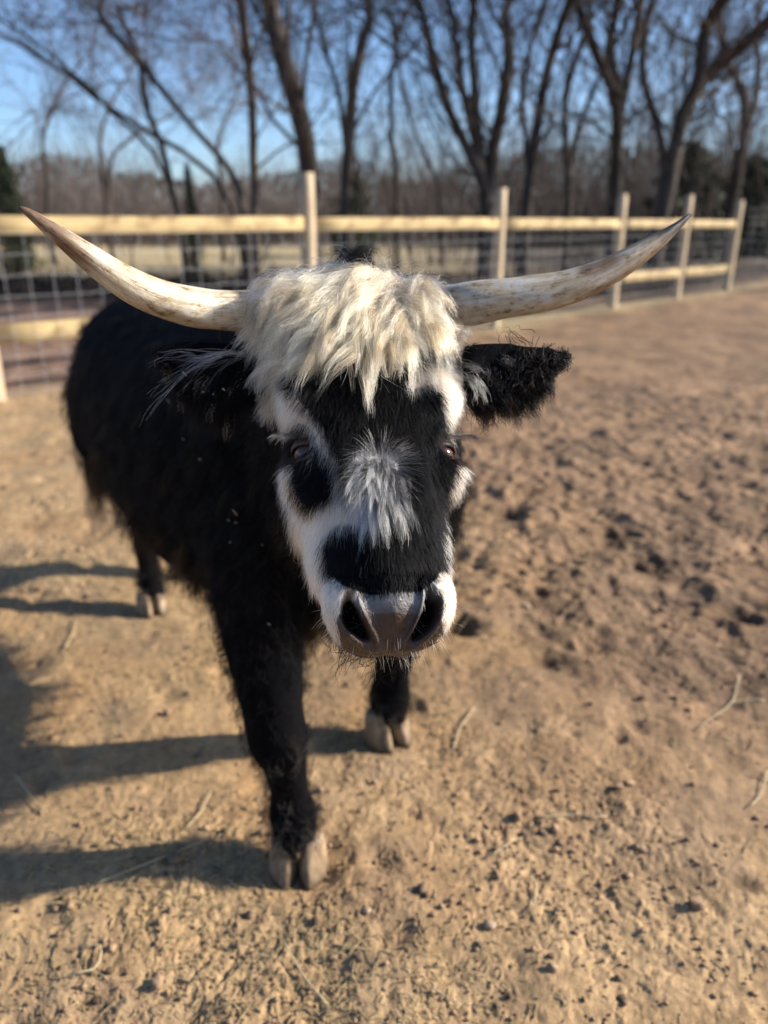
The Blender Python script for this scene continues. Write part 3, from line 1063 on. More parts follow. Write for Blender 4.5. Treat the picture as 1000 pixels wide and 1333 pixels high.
limb([(-.235, 1.47, .88), (-.255, 1.44, .74), (-.252, 1.40, .60), (-.243, 1.36, .48), (-.226, 1.315, .37), (-.214, 1.30, .30), (-.206, 1.305, .25),
      (-.20, 1.31, .17), (-.196, 1.315, .115), (-.190, 1.295, .075), (-.184, 1.275, .045)],
     [.09, .105, .094, .076, .060, .063, .046, .039, .053, .047, .048], [1.9, 1.6, 1.35, 1.25, 1.2, 1.1, 1.1, 1.15, 1.1, 1.05, 1.1])
limb([(.055, 1.64, .88), (.075, 1.66, .74), (.07, 1.69, .60), (.055, 1.71, .48), (.04, 1.72, .37), (.032, 1.72, .30), (.026, 1.735, .25),
      (.02, 1.745, .17), (.016, 1.75, .115), (.013, 1.735, .075), (.01, 1.72, .045)],
     [.08, .09, .086, .074, .062, .064, .050, .044, .056, .048, .048], [1.9, 1.6, 1.35, 1.25, 1.2, 1.1, 1.1, 1.15, 1.1, 1.05, 1.1])
limb([(-.86, 2.50, .88), (-.89, 2.46, .74), (-.905, 2.46, .62), (-.91, 2.53, .50), (-.90, 2.60, .40), (-.885, 2.59, .33), (-.865, 2.55, .24),
      (-.84, 2.50, .14), (-.835, 2.485, .105), (-.826, 2.465, .07), (-.82, 2.45, .045)],
     [.12, .13, .115, .08, .055, .048, .04, .038, .044, .042, .045], [1.8, 1.9, 1.6, 1.4, 1.4, 1.2, 1.1, 1.1, 1.1, 1.05, 1.1])
limb([(-.58, 2.66, .88), (-.59, 2.66, .74), (-.60, 2.68, .62), (-.63, 2.76, .50), (-.66, 2.84, .40), (-.68, 2.84, .33), (-.69, 2.81, .24),
      (-.71, 2.785, .14), (-.715, 2.775, .105), (-.72, 2.755, .07), (-.72, 2.74, .045)],
     [.12, .13, .115, .08, .055, .048, .04, .038, .044, .042, .045], [1.8, 1.9, 1.6, 1.4, 1.4, 1.2, 1.1, 1.1, 1.1, 1.05, 1.1])

# ears: thick leaf shapes leaving the head under the horns
EARS = {1: [(598, 484, .99, .032), (622, 489, .995, .048), (660, 486, 1.0, .045), (695, 479, 1.0, .034), (720, 468, 1.0, .020), (741, 461, 1.0, .006)],
        -1: [(350, 478, .99, .030), (320, 486, 1.0, .045), (285, 487, 1.01, .048), (250, 478, 1.02, .040), (218, 464, 1.02, .024), (200, 456, 1.02, .008)]}
for s, E_ in EARS.items():
    S = []
    for (px, py, zc, hw) in E_:
        c = unproj(px, py, zc)
        S.append((c, np.array([0, .3, 1.0]) / 1.05 * hw, np.array([0.1 * s, 1.0, -.3]) * max(.011, hw * .30)))
    loft(S, 16, 2.0)

# voxel-weld everything into one continuous body
tmp = body.build('tmp', None)
md = tmp.modifiers.new('r', 'REMESH'); md.mode = 'VOXEL'; md.voxel_size = 0.0058; md.adaptivity = 0
dg = bpy.context.evaluated_depsgraph_get()
ev = tmp.evaluated_get(dg); em = ev.to_mesh()
BVt = np.empty(len(em.vertices) * 3, np.float32); em.vertices.foreach_get('co', BVt); BVt = BVt.reshape(-1, 3).astype(float)
nl = len(em.loops); lt = np.empty(len(em.polygons), np.int32); em.polygons.foreach_get('loop_total', lt)
assert (lt == 4).all()
BF = np.empty(nl, np.int32); em.loops.foreach_get('vertex_index', BF); BF = BF.reshape(-1, 4)
ed = np.empty(len(em.edges) * 2, np.int32); em.edges.foreach_get('vertices', ed); ed = ed.reshape(-1, 2)
ev.to_mesh_clear()
bpy.data.objects.remove(tmp)
print('body verts', len(BVt), time.time() - T0)

deg = np.bincount(ed.ravel(), minlength=len(BVt)).astype(float)[:, None]


def smooth(V, it, w):
    for _ in range(it):
        S = np.zeros_like(V)
        for k in range(3):
            S[:, k] = np.bincount(ed[:, 0], V[ed[:, 1], k], len(V)) + np.bincount(ed[:, 1], V[ed[:, 0], k], len(V))
        V = V + (S / deg - V) * w
    return V


hx, ht, hh = to_head(BVt)
inhead = (ht > -.08) & (ht < .54) & (np.abs(hx) < .14) & (hh > -.13)
BVt = smooth(BVt, 14, np.where(inhead, 0.0, .6)[:, None])
BVt = smooth(BVt, 6, np.where(inhead, .5, .5)[:, None])


def vert_normals(V, Fq):
    fn = np.cross(V[Fq[:, 2]] - V[Fq[:, 0]], V[Fq[:, 3]] - V[Fq[:, 1]])
    N = np.zeros_like(V)
    for k in range(4):
        for c in range(3): N[:, c] += np.bincount(Fq[:, k], fn[:, c], len(V))
    return norm(N)


BN = vert_normals(BVt, BF)
if (BN[:, 2] * (BVt[:, 2] > 1.0)).sum() < 0: BN = -BN


def refine(V, T, mask):
    """split every triangle edge whose two ends are in the mask"""
    E = np.sort(np.concatenate([T[:, [0, 1]], T[:, [1, 2]], T[:, [2, 0]]]), 1)
    key = E[:, 0].astype(np.int64) * len(V) + E[:, 1]
    uk, inv = np.unique(key, return_inverse=True)
    a = uk // len(V); b = uk % len(V)
    sp = mask[a] & mask[b]
    new = np.full(len(uk), -1, np.int64); new[sp] = len(V) + np.arange(sp.sum())
    V2 = np.concatenate([V, (V[a[sp]] + V[b[sp]]) / 2])
    m = new[inv].reshape(3, -1).T                 # midpoints of edges 01, 12, 20
    out = [T[(m < 0).all(1)]]
    n3 = (m >= 0).all(1); t = T[n3]; q = m[n3]
    out += [np.stack([t[:, 0], q[:, 0], q[:, 2]], 1), np.stack([t[:, 1], q[:, 1], q[:, 0]], 1), np.stack([t[:, 2], q[:, 2], q[:, 1]], 1), q]
    for k in range(3):
        k1, k2 = (k + 1) % 3, (k + 2) % 3
        o1 = (m[:, k] >= 0) & (m[:, k1] < 0) & (m[:, k2] < 0); t = T[o1]; q = m[o1]
        out += [np.stack([t[:, k], q[:, k], t[:, k2]], 1), np.stack([q[:, k], t[:, k1], t[:, k2]], 1)]
        o2 = (m[:, k] < 0) & (m[:, k1] >= 0) & (m[:, k2] >= 0); t = T[o2]; q = m[o2]
        out += [np.stack([t[:, k2], q[:, k2], q[:, k1]], 1), np.stack([t[:, k], t[:, k1], q[:, k1]], 1), np.stack([t[:, k], q[:, k1], q[:, k2]], 1)]
    return V2, np.concatenate(out)


BT = np.concatenate([BF[:, [0, 1, 2]], BF[:, [0, 2, 3]]]).astype(np.int64)


def head_sets():
    global hx, ht, hh, inhead, ed, deg
    hx, ht, hh = to_head(BVt)
    inhead = (ht > -.08) & (ht < .54) & (np.abs(hx) < .14) & (hh > -.13)
    E = np.sort(np.concatenate([BT[:, [0, 1]], BT[:, [1, 2]], BT[:, [2, 0]]]), 1)
    ed = np.unique(E, axis=0)
    deg = np.bincount(ed.ravel(), minlength=len(BVt)).astype(float)[:, None]


head_sets()
BVt, BT = refine(BVt, BT, inhead & (ht > .10) & (hh > -.05)); head_sets()
BVt = smooth(BVt, 3, np.where(inhead & (ht > .10) & (hh > -.05), .5, 0)[:, None])
BVt, BT = refine(BVt, BT, inhead & (hh > -.06) & ((ht > .345) | ((np.abs(ht - .185) < .05) & (np.abs(hx) > .05)))); head_sets()
BVt = smooth(BVt, 3, np.where(inhead & (hh > -.06) & (ht > .10), .5, 0)[:, None])
BF = BT


def vert_normals(V, T):
    fn = np.cross(V[T[:, 1]] - V[T[:, 0]], V[T[:, 2]] - V[T[:, 0]])
    N = np.zeros_like(V)
    for k in range(3):
        for c in range(3): N[:, c] += np.bincount(T[:, k], fn[:, c], len(V))
    return norm(N)


BN = vert_normals(BVt, BF)
if (BN[:, 2] * (BVt[:, 2] > 1.0)).sum() < 0: BN = -BN
hx, ht, hh = to_head(BVt)
hs = HL / .485
# nostrils, eye sockets, lip line
NOSTRIL = {}; EYE = {}
for s, (px, py) in {-1: (457, 803), 1: (563, 797)}.items():
    u = None
    bx = np.argmin(np.hypot(*(np.array(proj(BVt)) - np.array([[px], [py]]))) + np.where(inhead & (hh > -.02), 0, 1e4))
    NOSTRIL[s] = (hx[bx], ht[bx], BVt[bx].copy())
for s, (px, py) in {-1: (386, 579), 1: (600, 573)}.items():
    bx = np.argmin(np.hypot(*(np.array(proj(BVt)) - np.array([[px], [py]]))) + np.where(inhead & (hh > -.03), 0, 1e4) + 200 * np.abs(np.linalg.norm(BVt - np.array([0, 0, CAM_H]), axis=1) - .8))
    EYE[s] = (hx[bx], ht[bx], BVt[bx].copy(), BN[bx].copy())
nos = np.zeros(len(BVt))
for s, (x0, t0, P0) in NOSTRIL.items():
    dx = hx - x0; dt = ht - t0
    # comma shape leaning outwards at the top
    rot = s * .38
    a = dx * math.cos(rot) + dt * math.sin(rot); b = -dx * math.sin(rot) + dt * math.cos(rot)
    d = np.sqrt(((a + s * 4.5 * b * b * 3) / .0088) ** 2 + (b / .0250) ** 2)
    w = np.where(inhead & (hh > -.04), np.clip((1.22 - d) / .62, 0, 1), 0)
    w = w * w * (3 - 2 * w)
    nos = np.maximum(nos, w)
    rim = np.where(inhead & (hh > -.04), np.exp(-((d - 1.42) / .22) ** 2), 0) * (1 + .6 * np.clip(-dx * s / .015, -1, 1))
    BVt += (-NRM * .032 - AX * .006 - LAT * s * .004)[None] * w[:, None] + BN * (rim * .0028)[:, None]
for s, (x0, t0, P0, N0_) in EYE.items():
    d = np.linalg.norm((BVt - P0) * 1.0, axis=1)
    w = np.exp(-(d / .020) ** 2)
    BVt -= BN * (w * .012)[:, None]
    rim = np.exp(-((d - .030) / .008) ** 2) * inhead
    BVt += BN * (rim * .0035)[:, None]
wr = np.where(inhead & (ht > .40) & (hh > -.06), 1.0, 0) * (1 - nos)
BVt += BN * (wr * .0008 * (vnoise(hx * 420 + 50, ht * 420, 97) - .5 + np.abs(vnoise(hx * 190 + 50, ht * 190, 98) - .5)))[:, None]
BVt = smooth(BVt, 1, np.where(inhead & (ht < .38), .4, .1)[:, None] * inhead[:, None])
BN = vert_normals(BVt, BF)
if (BN[:, 2] * (BVt[:, 2] > 1.0)).sum() < 0: BN = -BN

# ---- coat pattern
BLACK = np.array([.005, .0048, .0055]); WHITE = np.array([.66, .57, .47]); GREY = np.array([.42, .41, .41])
PAD = np.array([.050, .030, .023]); BROWN = np.array([.05, .028, .022])


def inpoly(x, y, poly):
    poly = np.array(poly, float); n = len(poly)
    c = np.zeros(x.shape, bool)
    j = n - 1
    for i in range(n):
        xi, yi = poly[i]; xj, yj = poly[j]
        m = ((yi > y) != (yj > y)) & (x < (xj - xi) * (y - yi) / (yj - yi + 1e-9) + xi)
        c ^= m
        j = i
    return c


WHITES = [
    [(320, 340), (640, 340), (630, 420), (600, 440), (560, 445), (540, 468), (480, 474), (420, 470), (380, 462), (368, 470), (365, 500), (345, 490), (320, 430)],   # under the forelock
    [(340, 440), (370, 470), (375, 505), (398, 528), (416, 552), (436, 585), (450, 612), (452, 655), (441, 645), (436, 612), (420, 590), (412, 572), (408, 596), (396, 566), (380, 560), (366, 556), (352, 500)],
    [(360, 600), (378, 606), (386, 640), (398, 664), (420, 652), (446, 646), (470, 660), (468, 682), (440, 684), (424, 700), (419, 722), (425, 742), (448, 764), (480, 776), (520, 781), (548, 774), (578, 748), (586, 740), (600, 740), (610, 840), (560, 860), (420, 860), (400, 780)],
    [(466, 590), (480, 575), (504, 574), (514, 590), (515, 620), (512, 655), (510, 682), (498, 690), (480, 686), (452, 676), (440, 645), (458, 625)],
    [(597, 590), (625, 592), (622, 650), (612, 700), (604, 770), (570, 760), (578, 735), (577, 690), (580, 660), (587, 640)],
    [(556, 470), (600, 455), (625, 470), (612, 500), (600, 530), (592, 560), (580, 572), (578, 545), (578, 515), (560, 500), (535, 508), (520, 500)],
]


def coat(P, jitter=0.0):
    """coat colour at points on the body; the patches are the animal's own markings"""
    P = np.asarray(P); x, t, h = to_head(P)
    px, py = proj(P)
    if jitter:
        px = px + rng.normal(0, jitter, px.shape); py = py + rng.normal(0, jitter, py.shape)
    px = px + 5 * np.sin(py / 9.0) * .4; 
    col = np.tile(BLACK, (len(P), 1))
    face = (t > -.09) & (t < .54) & (np.abs(x) < np.where(t < .08, .14, .125)) & (h > -.085 + .0 * t)
    for W in WHITES:
        col[face & inpoly(px, py, W)] = WHITE
    g = face & inpoly(px, py, WHITES[3])
    col[g] = GREY * 1.15
    # under the chin and the jaw stay pale
    und = face & (t > .38) & (h < -.03); col[und] = BROWN
    # nose pad
    pad = face & inpoly(px, py, [(447, 784), (465, 780), (520, 790), (560, 776), (572, 765), (577, 780), (578, 812), (573, 836), (560, 880), (512, 890), (460, 880), (443, 850), (440, 810)])
    col[pad] = PAD
    up = face & inpoly(px, py, [(462, 776), (548, 770), (572, 752), (566, 776), (550, 800), (520, 798), (480, 800), (462, 790)])
    k = np.clip((py - 772) / 34, 0, 1)[:, None]
    col = np.where(up[:, None], GREY * .55 * (1 - k) + PAD * k, col)
    # bare brown skin round the eyes
    for s in EYE:
        d = np.linalg.norm(P - EYE[s][2], axis=1)
        col = np.where((d < .026)[:, None], BROWN * .7, col)
    return col, pad | up


vc, padm = coat(BVt)
# smooth colour a little so the skin edge is not stepped
for _ in range(1):
    S = np.zeros_like(vc)
    for k in range(3): S[:, k] = np.bincount(ed[:, 0], vc[ed[:, 1], k], len(vc)) + np.bincount(ed[:, 1], vc[ed[:, 0], k], len(vc))
    vc = vc * .4 + S / deg * .6
# nostril holes: dark skin painted darker still, for the shade inside
vc = vc * (1 - nos[:, None] * .93)

m, n, l, b = new_mat('bull_hide')
at = n.new('ShaderNodeAttribute'); at.attribute_name = 'tint'
wt = n.new('ShaderNodeAttribute'); wt.attribute_name = 'wet'
tcn = n.new('ShaderNodeTexCoord'); nzz = noise_node(n, l, 70, 6, .7, tcn.outputs['Object'])
rz = ramp(n, l, nzz.outputs['Fac'], [(.3, (.6, .6, .62)), (.55, (1, 1, 1)), (.75, (1.35, 1.3, 1.25))])
l.new(mix(n, l, at.outputs['Color'], rz.outputs[0], 1.0, 'MULTIPLY'), b.inputs['Base Color'])
r_ = n.new('ShaderNodeMapRange'); r_.inputs['To Min'].default_value = .85; r_.inputs['To Max'].default_value = .48
l.new(wt.outputs['Fac'], r_.inputs['Value']); l.new(r_.outputs[0], b.inputs['Roughness'])
tc = n.new('ShaderNodeTexCoord')
vo = n.new('ShaderNodeTexVoronoi'); vo.inputs['Scale'].default_value = 420; l.new(tc.outputs['Object'], vo.inputs['Vector'])
bump(n, l, b, vo.outputs['Distance'], .35, .0015)
sr = n.new('ShaderNodeMapRange'); sr.inputs['To Min'].default_value = .03; sr.inputs['To Max'].default_value = .45
l.new(wt.outputs['Fac'], sr.inputs['Value']); l.new(sr.outputs[0], b.inputs['Specular IOR Level'])
M_HIDE = m

bull = mesh_obj('bull', BVt, BF, M_HIDE, cols=vc)
wa = bull.data.attributes.new('wet', 'FLOAT', 'POINT')
wa.data.foreach_set('value', ((padm & (vc.mean(1) < .3)) * (1 - np.clip(nos * 2, 0, 1))).astype(np.float32))
tag(bull, 'black long horned bull with shaggy cream forelock and white patched face walking toward the camera', 'bull')
print('body', time.time() - T0)

# ---- sampling and hair
tri = BF
tA = np.linalg.norm(np.cross(BVt[tri[:, 1]] - BVt[tri[:, 0]], BVt[tri[:, 2]] - BVt[tri[:, 0]]), axis=1) / 2
bvh = BVHTree.FromPolygons([tuple(v) for v in BVt], [tuple(int(i) for i in f) for f in BF])


def sample(n, w):
    """w: weight per vertex"""
    p = tA * w[tri].mean(1); p = p / p.sum()
    k = rng.choice(len(tri), n, p=p)
    r1 = np.sqrt(rng.random(n)); r2 = rng.random(n)
    a, b_, c = 1 - r1, r1 * (1 - r2), r1 * r2
    T = tri[k]
    P = BVt[T[:, 0]] * a[:, None] + BVt[T[:, 1]] * b_[:, None] + BVt[T[:, 2]] * c[:, None]
    N = norm(BN[T[:, 0]] * a[:, None] + BN[T[:, 1]] * b_[:, None] + BN[T[:, 2]] * c[:, None])
    return P, N


def hair_obj(name, P, r0, r1, col, mat, parent=bull):
    """P (n, K, 3)"""
    n, K, _ = P.shape
    cu = bpy.data.hair_curves.new(name)
    cu.add_curves([K] * n)
    cu.attributes['position'].data.foreach_set('vector', P.astype(np.float32).ravel())
    rad = cu.attributes.get('radius') or cu.attributes.new('radius', 'FLOAT', 'POINT')
    t = np.linspace(0, 1, K)
    rr = (np.asarray(r0).reshape(-1, 1) * (1 - t ** 1.5) + np.asarray(r1).reshape(-1, 1) * t ** 1.5)
    rr = np.broadcast_to(rr, (n, K))
    rad.data.foreach_set('value', np.ascontiguousarray(rr, dtype=np.float32).ravel())
    a = cu.attributes.new('tint', 'FLOAT_VECTOR', 'CURVE')
    a.data.foreach_set('vector', np.ascontiguousarray(np.broadcast_to(col, (n, 3)), dtype=np.float32).ravel())
    cu.materials.append(mat)
    o = bpy.data.objects.new(name, cu)
    COL.objects.link(o)
    if parent is not None: o.parent = parent
    return o


M_FUR = mat_hair('fur', .38, .5)
M_LONG = mat_hair('long_hair', .30, .45)
def mat_black_fur(name, share):
    """soft black coat: mostly matt, with a little hair gloss"""
    m = mat_hair(name, .35, .4)
    n = m.node_tree.nodes; l = m.node_tree.links
    h = [k for k in n if k.type == 'BSDF_HAIR_PRINCIPLED'][0]; o = [k for k in n if k.type == 'OUTPUT_MATERIAL'][0]
    d = n.new('ShaderNodeBsdfDiffuse'); a = [k for k in n if k.type == 'ATTRIBUTE'][0]
    l.new(a.outputs['Color'], d.inputs['Color'])
    mx = n.new('ShaderNodeMixShader'); mx.inputs[0].default_value = share
    l.new(d.outputs[0], mx.inputs[1]); l.new(h.outputs[0], mx.inputs[2]); l.new(mx.outputs[0], o.inputs['Surface'])
    return m


M_FURB = mat_black_fur('black_fur', .17)
M_FURF = mat_black_fur('black_face_fur', .28)


def tangent(v, N):
    return norm(v - N * (v * N).sum(-1, keepdims=True))


def short_fur(P, N, flow, L, lift, K=4, wob=.15):
    n = len(P)
    flow = tangent(flow, N)
    flow = norm(flow + rng.normal(0, wob, (n, 3)))
    t = np.linspace(0, 1, K)[None, :, None]
    L = np.broadcast_to(L, (n,))[:, None, None]
    return P[:, None] + flow[:, None] * L * (t * (.75 + .25 * t)) + N[:, None] * L * lift * (t * (1.25 - .55 * t)) + \
        rng.normal(0, 1, (n, 1, 3)) * L * .06 * t * t - np.array([0, 0, 1.0]) * L * .10 * t * t


# face fur
hx, ht, hh = to_head(BVt)
wface = (inhead & (hh > -.10)).astype(float)
wface *= np.where(hh > -.02, 1.0, .6) * (1 - np.clip(nos * 3, 0, 1)) * np.where(padm & (vc.mean(1) < .25), .03, 1)
for s in EYE: wface *= np.clip((np.linalg.norm(BVt - EYE[s][2], axis=1) - .019) / .008, 0, 1)
P, N = sample(90000, wface)
x, t, h = to_head(P)
WH = to_head(unproj(505, 588, .83)[None]); whx, wht = float(WH[0][0]), float(WH[1][0])
flow = AX[None] * .8 + LAT[None] * (x * 3.0)[:, None]
dx = x - whx; dt = t - wht; rr = np.hypot(dx, dt)
wwh = np.exp(-(rr / .032) ** 2)[:, None]
radial = norm(LAT[None] * dx[:, None] + AX[None] * (dt + .004)[:, None])
flow = flow * (1 - wwh) + radial * wwh
# cheeks sweep outwards and back, muzzle hair short
side_w = np.clip((np.abs(x) - .06) / .03, 0, 1)[:, None]
flow = flow + side_w * (LAT[None] * np.sign(x)[:, None] * .4 - NRM[None] * .5)
L = np.where(t > .36, .007, .0155) * rng.uniform(.7, 1.35, len(P))
L = np.where((t > .17) & (t < .36) & (np.abs(x) < .05), L * 1.3, L)
L = L + .008 * np.exp(-(rr / .05) ** 2)
col, _ = coat(P, 3.6)
blot = (.62 + .5 * vnoise(x * 45 + 9, t * 28, 201) + .25 * vnoise(x * 160 + 9, t * 60, 202))[:, None]
col = col * rng.uniform(.7, 1.15, (len(P), 1)) * np.where(col.mean(1, keepdims=True) > .1, np.minimum(blot, 1.08), 1)
HP = short_fur(P, N, flow, L, np.where(t > .36, .35, .45)[:, None, None], 4, .16)
isb = col.mean(1) < .06
o = hair_obj('white_face_fur', HP[~isb], .00016, .00004, np.minimum(col[~isb] * np.array([.9, .84, .76]), .9), M_FUR)
o['kind'] = 'stuff'
o = hair_obj('black_face_fur', HP[isb], .00018, .00005, col[isb], M_FURF)
o['kind'] = 'stuff'


# long hair grown by guides that slide over the body, with children clumped to them
def grow(P, N, d0, L, K, lift, grav, curl, seed, pull=0.0):
    rs = np.random.default_rng(seed)
    G = np.empty((len(P), K, 3)); G[:, 0] = P
    d = d0.copy()
    d = norm(tangent(d, N) + N * .35)
    ph = rs.uniform(0, 6.28, (len(P), 3)); fr = rs.uniform(2.5, 6.0, (len(P), 1))
    for k in range(1, K):
        u = k / (K - 1)
        c = np.sin(ph + fr * u) * curl
        dd = norm(d + c + np.array([0, 0, -1.0]) * grav * u)
        q = G[:, k - 1] + dd * (L / (K - 1))[:, None]
        lf = np.broadcast_to(lift, (len(P),)) * math.sin(min(1, u * 1.6) * math.pi / 2)
        for i in range(len(P)):
            loc, nor, _, dist = bvh.find_nearest(q[i])
            if loc is None: continue
            lo = np.array(loc); no = np.array(nor)
            sd = (q[i] - lo) @ no
            if sd < lf[i]:
                q[i] = q[i] + no * (lf[i] - sd)
            elif pull and sd > lf[i] * 1.25 + .002:
                q[i] = q[i] - no * (sd - lf[i] * 1.25 - .002) * pull
        G[:, k] = q
        d = norm(d * .8 + norm(q - G[:, k - 1]) * .25)
    return G


def children(G, n, spread, tipspread, fuzz, seed, lenvar=.25):
    rs = np.random.default_rng(seed)
    m, K, _ = G.shape
    idx = np.repeat(np.arange(m), n)
    t = np.linspace(0, 1, K)[None, :, None]
    off = rs.normal(0, 1, (m * n, 1, 3)) * spread
    sc = (1 - t ** 1.3) + t ** 1.3 * (tipspread / max(spread, 1e-6))
    lv = np.clip(rs.normal(1 - lenvar * .5, lenvar, (m * n, 1, 1)), .35, 1.15)
    base = G[idx]
    # shorten along the guide by re-sampling
    tt = (np.linspace(0, 1, K)[None] * lv[:, :, 0]) * (K - 1)
    i0 = np.clip(np.floor(tt).astype(int), 0, K - 2); f = tt - i0
    r = np.arange(m * n)[:, None]
    base = base[r, i0] * (1 - f)[..., None] + base[r, i0 + 1] * f[..., None]
    ph = rs.uniform(0, 6.28, (m * n, 1, 3)); fq = rs.uniform(4, 11, (m * n, 1, 1))
    wv = (np.sin(ph + fq * t) - np.sin(ph)) * fuzz * t
    return base + off * sc + wv, idx


# forelock
wfl = inhead & (ht < .10) & (hh > -.06)
wv = wfl.astype(float) * np.clip((.10 - ht) / .05, 0.2, 1)
wv *= np.where(np.abs(hx) < .118, 1, 0) * np.where(hx > .055, np.clip((.075 - ht) / .02, 0, 1), 1)
ng = 800
P, N = sample(ng, wv)
x, t, h = to_head(P)
x0, t0 = float(to_head(unproj(528, 372, .95)[None])[0][0]), -.045
dx = x - x0; dt = t - t0
dirx = np.clip(dx * 15, -1.5, 1.0); dirt = .28 + np.clip(dt * 7, 0, 1.0)
d0 = LAT[None] * dirx[:, None] + AX[None] * dirt[:, None] + rng.normal(0, .22, (ng, 3))
back = t < -.03
Lg = rng.uniform(.075, .14, ng) * np.where(t > .04, .85, 1.0) * np.interp(x, [-.12, -.085, -.04, .02, .06, .12], [.42, .62, 1.0, .98, .66, .45])
G = grow(P, N, d0, Lg, 11, rng.uniform(.003, .030, ng) * np.clip((t + .07) / .07, .4, 1), .5, .27, 5, .55)
C, idx = children(G, 54, .0045, .0019, .0019, 6, .24)
cg = np.array([.27, .165, .085]); cw = np.array([.66, .48, .275]); ct = np.array([.36, .23, .14])
k = rng.random((ng, 1))
gc = cg * k + cw * (1 - k)
warm = np.exp(-((x - x0) / .04) ** 2) * np.clip((.02 - t) / .04, 0, 1)
gc = gc * (1 - warm[:, None] * .6) + ct * warm[:, None] * .6
colc = gc[idx] * np.exp(rng.normal(0, .28, (len(idx), 1)))
o = hair_obj('forelock', C, .00026, .00007, np.minimum(colc, .9), M_LONG); o['kind'] = 'stuff'

# flyaway strands
P, N = sample(2600, wv)
x, t, h = to_head(P)
d0 = LAT[None] * np.clip((x - x0) * 9, -1.2, 1.2)[:, None] + AX[None] * .6 + rng.normal(0, .5, (len(P), 3))
G = grow(P, N, d0, rng.uniform(.05, .115, len(P)) * np.interp(x, [-.12, -.085, -.04, .02, .06, .12], [.5, .7, 1.0, 1.0, .75, .5]), 9, rng.uniform(.006, .03, len(P)), .6, .45, 8, .4)
o = hair_obj('forelock_flyaway', G, .0002, .00005, np.array([.66, .56, .44])[None] * rng.uniform(.8, 1.1, (len(P), 1)), M_LONG); o['kind'] = 'stuff'

# black tuft behind the poll
wt_ = (inhead & (ht < -.02) & (hh > -.09) & (hh < .03) & (np.abs(hx + .01) < .04)).astype(float)
if wt_.sum() > 0:
    P, N = sample(60, wt_)
    top = unproj(462, 328, .99)
    d0 = norm(top[None] - P) + LAT[None] * .25 + rng.normal(0, .16, (60, 3))
    G = grow(P, N, d0, rng.uniform(.05, .085, 60), 7, 0.004, .05, .12, 12)
    # pull tips together
    tt = np.linspace(0, 1, 7)[None, :, None]
    G = G * (1 - .45 * tt) + top * .45 * tt
    C, idx = children(G, 40, .004, .0015, .003, 13)
    o = hair_obj('poll_tuft', C, .00026, .00006, np.array([.02, .018, .018]), M_FURB); o['kind'] = 'stuff'

# grey tuft (whorl) on the forehead
wt_ = (inhead & (hh > 0) & (np.hypot((hx - whx + .008) * 1.1, ht - wht - .006) < .026)).astype(float)
ng = 150
P, N = sample(ng, wt_)
x, t, h = to_head(P)
d0 = norm(LAT[None] * (x - whx)[:, None] * .8 + AX[None] * (t - wht + .022)[:, None])
Lg = rng.uniform(.028, .044, ng) * np.clip(.45 + (t - wht + .012) / .018, .35, 1.65) * np.clip(1.15 - np.abs(x - whx) / .05, .6, 1)
G = grow(P, N, d0, Lg, 9, rng.uniform(.002, .010, ng), .5, .26, 15, .6)
C, idx = children(G, 30, .0026, .0007, .0014, 16)
k = rng.random((ng, 1)); side = np.clip((whx - x) / .02 + .6, 0, 1)[:, None]
gc = np.where(rng.random((ng, 1)) < .22 + .30 * (1 - side), BLACK[None] * 2, (GREY * .45 * k + np.array([.58, .55, .50]) * (1 - k)) * (.35 + .75 * side))
o = hair_obj('forehead_tuft', C, .0002, .00005, np.clip(gc[idx] * rng.uniform(.7, 1.3, (len(idx), 1)), .01, .9), M_LONG); o['kind'] = 'stuff'

# right brow hair and black brow strands
wb = (inhead & (hh > -.03) & inpoly(*proj(BVt), [(545, 455), (608, 440), (612, 490), (560, 490)])).astype(float)
P, N = sample(70, wb)
d0 = LAT[None] * .35 + AX[None] * .9 + rng.normal(0, .25, (70, 3))
G = grow(P, N, d0, rng.uniform(.03, .05, 70), 8, rng.uniform(.004, .014, 70), .3, .3, 18)
C, idx = children(G, 40, .004, .0012, .002, 19)
_, yy = proj(P)
gc = np.where((yy < 468)[:, None], BLACK * 1.3, np.array([.60, .50, .38])[None])
o = hair_obj('brow_hair', C, .00022, .00005, gc[idx] * rng.uniform(.8, 1.15, (len(idx), 1)), M_LONG); o['kind'] = 'stuff'
print('head hair', time.time() - T0)

# body coat: shaggy black
hx, ht, hh = to_head(BVt)
bodyw = (~(inhead & (hh > -.06))).astype(float)
zv = BVt[:, 2]
bodyw *= np.where(zv < .06, 0, 1)
bodyw *= 1 + 1.5 * (BVt[:, 1] < 1.6) + 3.0 * (zv < .14)
ng = 3600
P, N = sample(ng, bodyw)
z = P[:, 2]
lowleg = z < .34
flow = np.tile(BU * .55 + np.array([0, 0, -.75]), (ng, 1))
flow[lowleg] = np.array([0, .15, -1.0])
Lg = rng.uniform(.035, .06, ng)
belly = (N[:, 2] < -.2) & (z > .34) & (z < .65)
Lg = np.where(belly, rng.uniform(.07, .12, ng), Lg)
Lg = np.where(lowleg, rng.uniform(.012, .024, ng), Lg)
Lg = np.where((z > .34) & (z < .6) & (P[:, 1] < 1.9) & ~belly, Lg * .6, Lg)
Lg = np.where(z < .125, rng.uniform(.016, .03, ng), Lg)
hd = np.linalg.norm(P - hp(0, .1, -.1), axis=1)
G = grow(P, N, flow + rng.normal(0, .18, (ng, 3)), Lg, 6, .004, .35, .2, 21)
C, idx = children(G, 15, .0105, .004, .004, 22)
bc = np.tile(np.array([.0045, .0042, .005]), (ng, 1))
bb = belly | ((P[:, 1] > 2.4) & (z < .55) & (z > .34))
bc = np.where((rng.random(ng) < .25)[:, None] & bb[:, None], np.array([.035, .02, .012]), bc)
dust = rng.random(ng) < .10
